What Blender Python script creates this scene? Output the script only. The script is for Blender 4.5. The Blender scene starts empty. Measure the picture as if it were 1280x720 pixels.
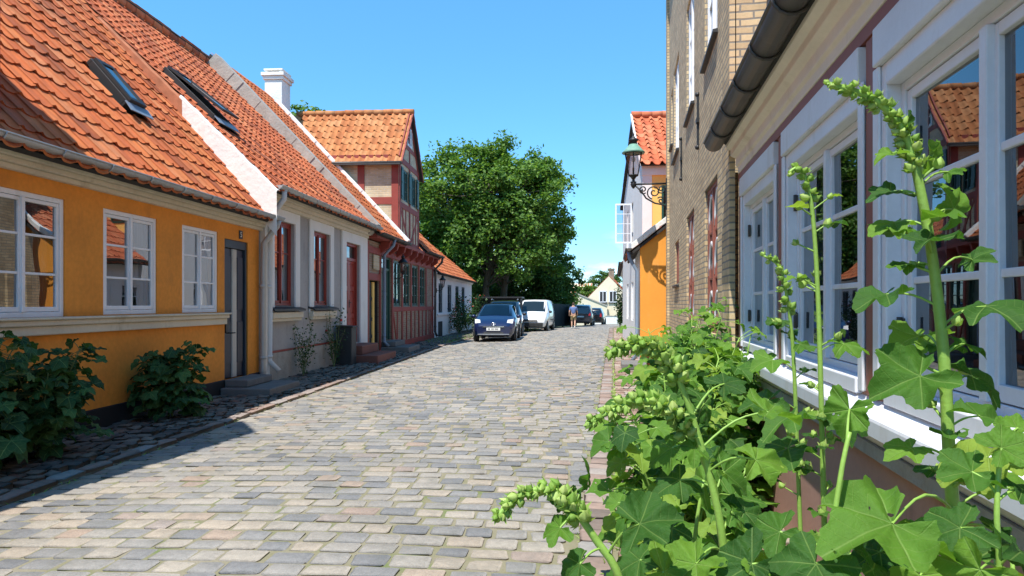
import bpy, bmesh, math, random
from mathutils import Vector, Matrix, Quaternion
R = math.radians
C = bpy.context.scene.collection
rnd = random.Random(7)
sc = bpy.context.scene

# ------------------------------------------------------------------ camera
cam = bpy.data.objects.new('camera', bpy.data.cameras.new('camera'))
C.objects.link(cam); sc.camera = cam
cam.location = (0, 0, 1.5); cam.rotation_euler = (R(90), 0, 0)
cam.data.sensor_width = 36; cam.data.lens = 24.0
cam.data.shift_y = 20/1280
cam.data.clip_start = 0.05; cam.data.clip_end = 2000
# ------------------------------------------------------------------ sun and sky
SUN = Vector((.245, .43, -1)).normalized()
w = bpy.data.worlds.new('World'); sc.world = w; w.use_nodes = True
nt = w.node_tree; N = nt.nodes; L = nt.links
sky = N.new('ShaderNodeTexSky'); sky.sky_type = 'NISHITA'; sky.sun_disc = False
sky.sun_elevation = math.asin(-SUN.z); sky.sun_rotation = math.atan2(-SUN.x, -SUN.y)
sky.air_density = 1.0; sky.dust_density = 0.0; sky.ozone_density = 2.6; sky.altitude = 0
hs = N.new('ShaderNodeHueSaturation'); hs.inputs['Saturation'].default_value = 1.25; hs.inputs['Hue'].default_value = .486
L.new(sky.outputs[0], hs.inputs['Color'])
tcz = N.new('ShaderNodeTexCoord'); sz = N.new('ShaderNodeSeparateXYZ'); L.new(tcz.outputs['Generated'], sz.inputs[0])
hr = N.new('ShaderNodeValToRGB'); hr.color_ramp.elements[0].color = (.35, .61, .90, 1); hr.color_ramp.elements[1].position = .42; hr.color_ramp.elements[1].color = (1.0, 1.0, 1.0, 1); L.new(sz.outputs['Z'], hr.inputs[0])
hm_ = N.new('ShaderNodeMixRGB'); hm_.blend_type = 'MULTIPLY'; hm_.inputs[0].default_value = 1; L.new(hs.outputs[0], hm_.inputs[1]); L.new(hr.outputs[0], hm_.inputs[2])
tc = N.new('ShaderNodeTexCoord')
mp = N.new('ShaderNodeMapping'); mp.inputs['Scale'].default_value = (5, 5, 14); L.new(tc.outputs['Generated'], mp.inputs[0])
nz = N.new('ShaderNodeTexNoise'); nz.inputs['Scale'].default_value = 2.2; nz.inputs['Detail'].default_value = 8; L.new(mp.outputs[0], nz.inputs[0])
cr = N.new('ShaderNodeValToRGB'); cr.color_ramp.elements[0].position = .52; cr.color_ramp.elements[1].position = .72; L.new(nz.outputs[0], cr.inputs[0])
sx = N.new('ShaderNodeSeparateXYZ'); L.new(tc.outputs['Generated'], sx.inputs[0])
b1 = N.new('ShaderNodeMapRange'); b1.inputs[1].default_value = .12; b1.inputs[2].default_value = .05; L.new(sx.outputs['Z'], b1.inputs[0])
mu = N.new('ShaderNodeMath'); mu.operation = 'MULTIPLY'; L.new(cr.outputs[0], mu.inputs[0]); L.new(b1.outputs[0], mu.inputs[1])
mu2 = N.new('ShaderNodeMath'); mu2.operation = 'MULTIPLY'; L.new(mu.outputs[0], mu2.inputs[0]); mu2.inputs[1].default_value = .55
mx = N.new('ShaderNodeMixRGB'); L.new(mu2.outputs[0], mx.inputs[0]); L.new(hm_.outputs[0], mx.inputs[1]); mx.inputs[2].default_value = (8.5, 8.6, 9.2, 1)
bg = N['Background']; bg.inputs[1].default_value = 0.15; L.new(mx.outputs[0], bg.inputs[0])
sd = bpy.data.lights.new('sun', 'SUN'); sun = bpy.data.objects.new('sun', sd); C.objects.link(sun)
sd.energy = 4.25; sd.angle = R(.5); sd.color = (1, .955, .88)
sun.rotation_euler = SUN.to_track_quat('-Z', 'Y').to_euler(); sun.location = (-8, -14, 30)
sc.view_settings.view_transform = 'Standard'; sc.view_settings.look = 'None'
sc.view_settings.exposure = 0.85; sc.view_settings.gamma = 1
sc.render.engine = 'CYCLES'
sc.cycles.use_denoising = True; sc.cycles.max_bounces = 8; sc.cycles.transparent_max_bounces = 24
sc.cycles.sample_clamp_indirect = 6

# ------------------------------------------------------------------ materials
class G:
    def __init__(s, name):
        s.m = bpy.data.materials.new(name); s.m.use_nodes = True
        s.t = s.m.node_tree; s.b = s.t.nodes['Principled BSDF']; s.out = s.t.nodes['Material Output']
    def n(s, ty, **kw):
        o = s.t.nodes.new(ty)
        for k, v in kw.items():
            if k.startswith('i_'):
                key = k[2:]; key = int(key) if key.isdigit() else key
                o.inputs[key].default_value = v
            else: setattr(o, k, v)
        return o
    def l(s, a, b): s.t.links.new(a, b)
    def coord(s, scale=(1, 1, 1)):
        tc = s.n('ShaderNodeTexCoord'); m = s.n('ShaderNodeMapping'); m.inputs['Scale'].default_value = scale
        s.l(tc.outputs['Object'], m.inputs[0]); return m.outputs[0]
    def noise(s, vec, scale, detail=5, rough=.55):
        o = s.n('ShaderNodeTexNoise'); o.inputs['Scale'].default_value = scale; o.inputs['Detail'].default_value = detail
        o.inputs['Roughness'].default_value = rough; s.l(vec, o.inputs[0]); return o.outputs[0]
    def ramp(s, fac, stops, interp='LINEAR'):
        o = s.n('ShaderNodeValToRGB'); r = o.color_ramp; r.interpolation = interp
        while len(r.elements) < len(stops): r.elements.new(.5)
        for e, (p, c) in zip(r.elements, stops):
            e.position = p; e.color = (c, c, c, 1) if isinstance(c, (int, float)) else tuple(c) + (1,)
        s.l(fac, o.inputs[0]); return o.outputs[0]
    def mix(s, fac, a, b, mode='MIX'):
        o = s.n('ShaderNodeMixRGB', blend_type=mode)
        for i, x in enumerate((fac, a, b)):
            if isinstance(x, (int, float)): o.inputs[i].default_value = x if i == 0 else (x, x, x, 1)
            elif isinstance(x, tuple): o.inputs[i].default_value = x + (1,)
            else: s.l(x, o.inputs[i])
        return o.outputs[0]
    def bump(s, h, strength=.3, dist=.01, prev=None):
        o = s.n('ShaderNodeBump'); o.inputs['Strength'].default_value = strength; o.inputs['Distance'].default_value = dist
        s.l(h, o.inputs['Height'])
        if prev: s.l(prev, o.inputs['Normal'])
        s.l(o.outputs[0], s.b.inputs['Normal']); return o.outputs[0]
    def base(s, x):
        if isinstance(x, tuple): s.b.inputs['Base Color'].default_value = x + (1,)
        else: s.l(x, s.b.inputs['Base Color'])
    def set(s, **kw):
        for k, v in kw.items(): s.b.inputs[k].default_value = v

def sc3(c, k): return tuple(min(1, x*k) for x in c)
def mat(name, col, rough=.7, var=.18, scale=1.6, bump=.25, bscale=60, bdist=.004, metal=0, spec=.4, dirt=None, dscale=3.0):
    g = G(name); v = g.coord()
    a = g.noise(v, scale, 6); c = g.ramp(a, [(.3, sc3(col, 1-var)), (.7, sc3(col, 1+var))])
    f = g.noise(v, scale*14, 4); c = g.mix(.35, c, g.ramp(f, [(.3, sc3(col, 1-var*1.2)), (.7, sc3(col, 1+var*.8))]))
    if dirt:
        d = g.noise(g.coord((1, 1, .35)), dscale, 9, .7); c = g.mix(g.ramp(d, [(.56, 0), (.75, .75)]), c, dirt)
    g.base(c); g.set(Roughness=rough, Metallic=metal); g.b.inputs['Specular IOR Level'].default_value = spec
    if bump: g.bump(g.noise(v, bscale, 5), bump, bdist)
    return g.m
def paint(name, col, rough=.35, **kw): return mat(name, col, rough, var=kw.pop('var', .07), scale=kw.pop('scale', 3), bump=kw.pop('bump', .12), bscale=kw.pop('bscale', 45), bdist=.002, **kw)

def brick_mat(name, c1, c2, mortar, bw=.235, bh=.068, strength=.7):
    g = G(name); tc = g.n('ShaderNodeTexCoord'); s = g.n('ShaderNodeSeparateXYZ'); g.l(tc.outputs['Object'], s.inputs[0])
    ad = g.n('ShaderNodeMath', operation='ADD'); g.l(s.outputs[0], ad.inputs[0]); g.l(s.outputs[1], ad.inputs[1])
    cb = g.n('ShaderNodeCombineXYZ'); g.l(ad.outputs[0], cb.inputs[0]); g.l(s.outputs[2], cb.inputs[1])
    wob = g.noise(cb.outputs[0], 6, 2); wv = g.n('ShaderNodeVectorMath', operation='MULTIPLY_ADD')
    g.l(wob, wv.inputs[0]); wv.inputs[1].default_value = (.012, .012, 0); g.l(cb.outputs[0], wv.inputs[2])
    br = g.n('ShaderNodeTexBrick'); g.l(wv.outputs[0], br.inputs[0])
    br.inputs['Scale'].default_value = 1; br.inputs['Brick Width'].default_value = bw; br.inputs['Row Height'].default_value = bh
    br.inputs['Mortar Size'].default_value = .0095; br.inputs['Mortar Smooth'].default_value = .25; br.inputs['Bias'].default_value = 0
    br.inputs['Color1'].default_value = c1 + (1,); br.inputs['Color2'].default_value = c2 + (1,); br.inputs['Mortar'].default_value = mortar + (1,)
    v = g.coord(); n = g.noise(v, 3, 7); n2 = g.noise(v, 40, 4)
    c = g.mix(.55, br.outputs[0], g.ramp(n, [(.3, .5), (.7, 1.0)]), 'MULTIPLY'); c = g.mix(.3, c, g.ramp(n2, [(.3, .55), (.7, 1)]), 'MULTIPLY')
    g.base(c); g.set(Roughness=.85)
    inv = g.n('ShaderNodeMath', operation='SUBTRACT'); inv.inputs[0].default_value = 1; g.l(br.outputs['Fac'], inv.inputs[1])
    h = g.mix(.25, inv.outputs[0], n2)
    g.bump(h, strength, .012); return g.m

def island_mat(name, stops, rough=.8, nscale=9, namt=.5, bump=.3, bscale=50, stain=None, spec=.35, sscale=1.2, speck=False):
    g = G(name); ge = g.n('ShaderNodeNewGeometry'); c = g.ramp(ge.outputs['Random Per Island'], stops)
    v = g.coord(); n = g.noise(v, nscale, 7, .65); c = g.mix(namt, c, g.ramp(n, [(.28, .45), (.72, 1.15)]), 'MULTIPLY')
    if speck: c = g.mix(.8, c, g.ramp(g.noise(v, .7, 6, .6), [(.35, .78), (.65, 1.12)]), 'MULTIPLY')
    if speck: c = g.mix(.55, c, g.ramp(g.noise(v, 130, 3, .8), [(.30, .45), (.5, 1.0), (.72, 1.35)]), 'MULTIPLY')
    if stain:
        d = g.noise(v, sscale, 8, .7); c = g.mix(g.ramp(d, [(.52, 0), (.70, .6)]), c, stain)
    g.base(c); g.set(Roughness=rough); g.b.inputs['Specular IOR Level'].default_value = spec
    g.bump(g.noise(v, bscale, 6, .65), bump, .006); return g.m

def leaf_mat(name, stops, trans=.35, rough=.55, veins=False, tcol=None, holes=False):
    g = G(name); ge = g.n('ShaderNodeNewGeometry'); c = g.ramp(ge.outputs['Random Per Island'], stops)
    v = g.coord(); n = g.noise(v, 18, 4); c = g.mix(.4, c, g.ramp(n, [(.3, .6), (.7, 1.1)]), 'MULTIPLY')
    nrm = None
    if veins:
        at = g.n('ShaderNodeAttribute', attribute_name='lf'); s = g.n('ShaderNodeSeparateXYZ'); g.l(at.outputs['Vector'], s.inputs[0])
        def M(op, a, b=None):
            o = g.n('ShaderNodeMath', operation=op)
            for i, x in enumerate((a, b)):
                if x is None: continue
                if isinstance(x, (int, float)): o.inputs[i].default_value = x
                else: g.l(x, o.inputs[i])
            return o.outputs[0]
        d = M('ABSOLUTE', M('SUBTRACT', M('FRACT', s.outputs[0]), .5))       # 0 on a vein
        dist = M('MULTIPLY', d, s.outputs[1])
        main = g.ramp(dist, [(0.0, 1), (.022, 0)])
        sec = M('ABSOLUTE', M('SUBTRACT', M('FRACT', M('SUBTRACT', M('MULTIPLY', s.outputs[1], 6), M('MULTIPLY', dist, 5))), .5))
        secm = g.ramp(sec, [(0.0, .40), (.06, 0)])
        vm = M('MAXIMUM', main, secm)
        c = g.mix(M('MULTIPLY', vm, M('MULTIPLY', n, .8)), c, (.36, .52, .17))
        fine = g.noise(v, 62, 6, .7)
        h = M('ADD', M('MULTIPLY', vm, -.35), M('MULTIPLY', fine, .9))
        nrm = g.bump(h, .7, .006)
    g.base(c); g.set(Roughness=rough); g.b.inputs['Specular IOR Level'].default_value = .22
    tr = g.n('ShaderNodeBsdfTranslucent'); tcl = g.mix(1.0, c, tcol or (1.0, 1.0, .45), 'MULTIPLY'); tcl = g.mix(1, tcl, 1.6, 'MULTIPLY'); g.l(tcl, tr.inputs[0])
    ms = g.n('ShaderNodeMixShader'); ms.inputs[0].default_value = trans
    g.l(g.b.outputs[0], ms.inputs[1]); g.l(tr.outputs[0], ms.inputs[2]); 
    sh = ms.outputs[0]
    if holes:
        hn = g.ramp(g.noise(v, 52, 1, .3), [(.755, 0), (.76, 1)], 'CONSTANT'); tp = g.n('ShaderNodeBsdfTransparent'); m2 = g.n('ShaderNodeMixShader')
        g.l(hn, m2.inputs[0]); g.l(sh, m2.inputs[1]); g.l(tp.outputs[0], m2.inputs[2]); sh = m2.outputs[0]
    g.l(sh, g.out.inputs[0]); return g.m

def glass_mat(name, tint=(.55, .6, .6), boost=.10):
    g = G(name)
    ge = g.n('ShaderNodeNewGeometry'); dt = g.n('ShaderNodeVectorMath', operation='DOT_PRODUCT'); g.l(ge.outputs['Normal'], dt.inputs[0]); g.l(ge.outputs['Incoming'], dt.inputs[1])
    ab = g.n('ShaderNodeMath', operation='ABSOLUTE'); g.l(dt.outputs['Value'], ab.inputs[0])
    iv = g.n('ShaderNodeMath', operation='SUBTRACT'); iv.inputs[0].default_value = 1; g.l(ab.outputs[0], iv.inputs[1])
    pw = g.n('ShaderNodeMath', operation='POWER'); g.l(iv.outputs[0], pw.inputs[0]); pw.inputs[1].default_value = 4.0
    ad = g.n('ShaderNodeMath', operation='MULTIPLY_ADD'); g.l(pw.outputs[0], ad.inputs[0]); ad.inputs[1].default_value = .9-boost; ad.inputs[2].default_value = boost; ad.use_clamp = True
    gl = g.n('ShaderNodeBsdfGlossy'); gl.inputs['Roughness'].default_value = .004; gl.inputs[0].default_value = (.95, .97, 1, 1)
    v = g.coord(); bp = g.n('ShaderNodeBump'); bp.inputs['Strength'].default_value = .05; bp.inputs['Distance'].default_value = .02
    g.l(g.noise(v, 2.2, 1), bp.inputs['Height']); g.l(bp.outputs[0], gl.inputs['Normal'])
    tr = g.n('ShaderNodeBsdfTransparent'); tr.inputs[0].default_value = tint + (1,)
    ms = g.n('ShaderNodeMixShader'); g.l(ad.outputs[0], ms.inputs[0]); g.l(tr.outputs[0], ms.inputs[1]); g.l(gl.outputs[0], ms.inputs[2])
    g.l(ms.outputs[0], g.out.inputs[0]); return g.m

M = {}
M['orange'] = mat('orange_limewash', (.72, .265, .035), .85, var=.22, scale=1.2, bump=.35, bscale=26, bdist=.006, dirt=(.40, .15, .035), dscale=2.2)
M['orange_light'] = mat('orange_gable_render', (.80, .32, .045), .85, var=.10, scale=1.0, bump=.3, bscale=22, dirt=(.72, .40, .14))
M['yellow'] = mat('yellow_render', (.86, .54, .15), .85, var=.10)
M['grey_render'] = mat('grey_render', (.36, .345, .34), .85, var=.18, scale=1.1, bump=.3, bscale=40, dirt=(.19, .18, .17))
M['cream'] = mat('cream_cornice', (.62, .56, .44), .8, var=.10, scale=2.0, bump=.3, bscale=35, dirt=(.36, .30, .20), dscale=2.5)
M['cornice_pale'] = mat('pale_cornice', (.76, .69, .60), .75, var=.08, scale=2, bump=.3, bscale=30, dirt=(.50, .43, .34), dscale=2.5)
M['lime_white'] = mat('white_lime_mortar', (.76, .74, .70), .85, var=.08, scale=2, bump=.5, bscale=12, bdist=.02, dirt=(.42, .40, .36), dscale=1.6)
M['mortar_grey'] = mat('grey_mortar', (.36, .33, .29), .9, var=.2, scale=4, bump=.6, bscale=14, bdist=.02, dirt=(.2, .18, .15))
M['white_wall'] = mat('white_wall', (.74, .73, .71), .8, var=.06, dirt=(.55, .52, .47))
M['cream_wall'] = mat('cream_far_wall', (.72, .63, .46), .85, var=.08)
M['brown_render'] = mat('brown_pink_render', (.48, .275, .215), .85, var=.10, scale=2, bump=.3, bscale=30, dirt=(.24, .13, .10))
M['brown_wood'] = paint('red_brown_paint', (.25, .085, .06), .5, dirt=(.16, .07, .05))
M['black_plinth'] = mat('tarred_plinth', (.014, .014, .016), .75, var=.3)
M['white_paint'] = paint('white_window_paint', (.76, .76, .78), .38, dirt=(.60, .57, .52), dscale=5)
M['lilac_white'] = paint('old_white_gloss', (.70, .71, .76), .35, dirt=(.52, .48, .42), dscale=3.2, bscale=25)
M['red_paint'] = paint('dark_red_paint', (.27, .035, .022), .4, var=.15)
M['timber_red'] = mat('red_half_timber', (.27, .050, .036), .65, var=.18, scale=4, bump=.3, bscale=30, dirt=(.2, .04, .03))
M['red_door'] = paint('red_door', (.30, .030, .018), .35)
M['blue_door'] = paint('navy_door', (.008, .014, .034), .4)
M['blue_frame'] = paint('slate_blue_frame', (.022, .034, .05), .45)
M['green_door'] = paint('bottle_green', (.020, .075, .060), .4)
M['pale_wood'] = paint('weathered_pale_wood', (.50, .47, .42), .6, dirt=(.3, .25, .2))
M['zinc'] = mat('zinc', (.42, .42, .41), .45, var=.12, metal=.35, bump=.1, dirt=(.30, .28, .25))
M['zinc_dark'] = mat('dark_zinc', (.075, .068, .062), .5, var=.25, scale=6, metal=.2, bump=.15, dirt=(.14, .12, .1))
M['blue_zinc'] = mat('blue_grey_pipe', (.20, .26, .34), .45, var=.1, bump=.1)
M['white_pipe'] = paint('pale_pipe', (.60, .59, .58), .45, dirt=(.4, .38, .35))
M['iron'] = mat('black_iron', (.014, .014, .015), .5, var=.3, bump=.15, spec=.5)
M['copper_green'] = mat('verdigris', (.16, .33, .26), .6, var=.25, scale=9)
M['slate'] = mat('black_slate', (.030, .029, .030), .5, var=.3)
M['step_stone'] = mat('grey_step_stone', (.16, .155, .15), .85, var=.2, scale=5, bump=.4, bscale=30)
M['red_step'] = mat('red_brown_step', (.20, .075, .055), .8, var=.2)
M['dark'] = mat('dark_interior', (.035, .032, .03), .9, bump=0)
M['room'] = mat('room_plaster', (.25, .24, .22), .9, bump=0)
M['curtain'] = mat('curtain_cloth', (.50, .49, .46), .9, var=.05)
M['glass'] = glass_mat('window_glass', (.36, .39, .39), .30)
M['glass_dark'] = glass_mat('window_glass_dark', (.30, .32, .34), .16)
M['roof_glass'] = glass_mat('skylight_glass', (.12, .14, .16), .35)
M['lamp_glass'] = glass_mat('lamp_glass', (.80, .74, .74), .05)
M['brick_yellow'] = brick_mat('yellow_brick', (.76, .58, .33), (.52, .38, .21), (.27, .245, .20), strength=.45)
M['brick_panel'] = brick_mat('panel_brick', (.74, .58, .36), (.56, .42, .25), (.60, .55, .45), strength=.5)
M['brick_dirty'] = brick_mat('panel_brick_dull', (.40, .27, .17), (.27, .16, .10), (.36, .32, .27), strength=.5)
M['tile'] = island_mat('clay_tile', [(0, (0.296, 0.082, 0.034)), (.10, (0.434, 0.111, 0.040)), (.45, (0.572, 0.150, 0.048)), (.8, (0.599, 0.191, 0.062)), (1, (0.572, 0.211, 0.091))], .85, 6, .42, .25, 60, stain=(.22, .095, .055), sscale=.8)
M['tile_old'] = island_mat('old_clay_tile', [(0, (0.318, 0.093, 0.043)), (.3, (0.514, 0.132, 0.052)), (.7, (0.638, 0.172, 0.061)), (1, (0.661, 0.236, 0.100))], .85, 6, .42, .25, 60, stain=(.19, .085, .06), sscale=1.1)
M['roof_edge'] = mat('roof_edge', (.40, .15, .075), .9, var=.3, scale=6)
M['tile_yellow'] = island_mat('ochre_clay_tile', [(0, (0.370, 0.119, 0.039)), (.5, (0.473, 0.182, 0.063)), (1, (0.517, 0.239, 0.102))], .85, 6, .42, .25, 60, stain=(.25, .13, .06))
M['tile_red'] = island_mat('red_clay_tile', [(0, (0.442, 0.102, 0.043)), (.5, (0.527, 0.145, 0.060)), (1, (0.544, 0.204, 0.102))], .85, 6, .42, .25, 60)
M['sett'] = island_mat('granite_sett', [(0, (0.178, 0.175, 0.173)), (.15, (0.225, 0.218, 0.210)), (.35, (0.273, 0.256, 0.232)), (.58, (0.321, 0.290, 0.247)), (.80, (0.363, 0.318, 0.257)), (.92, (0.378, 0.315, 0.242)), (.96, (0.337, 0.243, 0.185)), (1, (0.289, 0.268, 0.247))], .62, 26, .42, .5, 90, stain=(.15, .145, .12), spec=.45, sscale=2.4, speck=True)
M['cobble'] = island_mat('pavement_cobble', [(0, (.08, .075, .07)), (.5, (.17, .155, .135)), (.85, (.24, .20, .16)), (1, (.20, .11, .08))], .8, 26, .5, .5, 80)
M['brick_paver'] = island_mat('pavement_brick', [(0, (0.220, 0.140, 0.110)), (.4, (0.330, 0.216, 0.171)), (.8, (0.400, 0.313, 0.248)), (1, (0.330, 0.313, 0.275))], .85, 20, .45, .4, 80, stain=(.22, .18, .12), sscale=3)
M['kerb'] = island_mat('kerb_stone', [(0, (0.168, 0.134, 0.115)), (.6, (0.315, 0.224, 0.184)), (1, (0.294, 0.291, 0.276))], .85, 20, .4, .4, 70)
g = G('joint_bed'); v = g.coord(); n = g.noise(v, 2.5, 8, .7)
g.base(g.ramp(n, [(.35, (.24, .21, .155)), (.54, (.19, .175, .10)), (.68, (.12, .16, .05))])); g.set(Roughness=.95); g.bump(g.noise(v, 80, 5), .6, .01); M['bed'] = g.m
g = G('earth'); n = g.noise(g.coord(), .6, 9, .7); g.base(g.ramp(n, [(.35, (.05, .075, .022)), (.6, (.10, .10, .05)), (.75, (.16, .14, .09))])); g.set(Roughness=.95); M['earth'] = g.m
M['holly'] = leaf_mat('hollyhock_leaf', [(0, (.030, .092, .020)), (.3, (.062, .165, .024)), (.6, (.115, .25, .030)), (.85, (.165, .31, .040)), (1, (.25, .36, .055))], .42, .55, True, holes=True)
M['holly_shade'] = leaf_mat('hollyhock_leaf_shaded', [(0, (.020, .062, .022)), (.5, (.036, .10, .030)), (1, (.075, .16, .045))], .25, .6, True)  # darker copy of the leaf, the left side's shade put into its colour
M['stem'] = mat('green_stem', (.24, .40, .075), .5, var=.2, scale=8, bscale=120, bump=.2)
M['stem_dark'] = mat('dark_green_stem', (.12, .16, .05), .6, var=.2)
M['bud'] = leaf_mat('hollyhock_bud', [(0, (.20, .36, .06)), (.5, (.32, .48, .11)), (1, (.48, .58, .20))], .3, .55)
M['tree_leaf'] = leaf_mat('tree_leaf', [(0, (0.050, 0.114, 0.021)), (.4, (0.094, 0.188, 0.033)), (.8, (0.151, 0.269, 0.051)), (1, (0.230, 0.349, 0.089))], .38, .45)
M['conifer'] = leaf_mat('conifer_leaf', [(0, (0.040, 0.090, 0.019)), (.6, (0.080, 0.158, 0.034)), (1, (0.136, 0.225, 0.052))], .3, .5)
M['rose_leaf'] = leaf_mat('rose_leaf', [(0, (.02, .05, .016)), (.6, (.035, .085, .026)), (1, (.06, .12, .04))], .25, .4)
M['rose_red'] = mat('rose_petal', (.50, .025, .02), .6)
M['bark'] = mat('bark', (.10, .085, .065), .9, var=.35, scale=6, bump=.8, bscale=22, bdist=.03)
M['bare_soil'] = mat('soil', (.07, .05, .035), .95, var=.3, scale=8, bump=.8, bscale=30, bdist=.02)
M['dark_wood'] = mat('dark_stained_wood', (.018, .015, .014), .75, var=.3)
M['terracotta'] = mat('terracotta', (.42, .16, .08), .8)
M['rubber'] = mat('tyre_rubber', (.018, .018, .018), .8, bump=0)
M['rim'] = mat('alloy_rim', (.45, .45, .46), .35, metal=.7, bump=0)
def carpaint(n, c):
    g = G(n); g.base(c); g.set(Roughness=.28); g.b.inputs['Coat Weight'].default_value = 1; g.b.inputs['Coat Roughness'].default_value = .05; return g.m
M['car_blue'] = carpaint('blue_car_paint', (.003, .008, .048)); M['car_black'] = carpaint('black_car_paint', (.006, .006, .008)); M['car_dark'] = carpaint('dark_blue_car_paint', (.008, .010, .022)); M['car_white'] = carpaint('white_van_paint', (.78, .78, .78))
M['car_plastic'] = mat('grey_black_plastic', (.03, .031, .033), .55, bump=0)
M['car_glass'] = glass_mat('car_glass', (.14, .17, .18), .06)
M['lens'] = mat('headlamp_lens', (.72, .73, .74), .12, var=.1, scale=12, bump=0, spec=.8)
M['tail'] = mat('tail_lamp', (.28, .012, .012), .2, bump=0)
M['plate'] = mat('number_plate', (.78, .78, .76), .4, bump=0)
M['chrome'] = mat('chrome', (.75, .75, .76), .15, metal=1, bump=0)
M['green_label'] = mat('green_sticker', (.02, .36, .17), .5, bump=0)
M['skin'] = mat('skin', (.50, .29, .20), .55, bump=0, var=.05); M['shirt'] = mat('blue_shirt', (.10, .15, .30), .85, bump=.2)
M['shorts'] = mat('tan_shorts', (.42, .31, .15), .85, bump=.2); M['hair'] = mat('brown_hair', (.06, .035, .02), .7); M['shoe'] = mat('white_shoe', (.6, .6, .58), .6)

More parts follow.
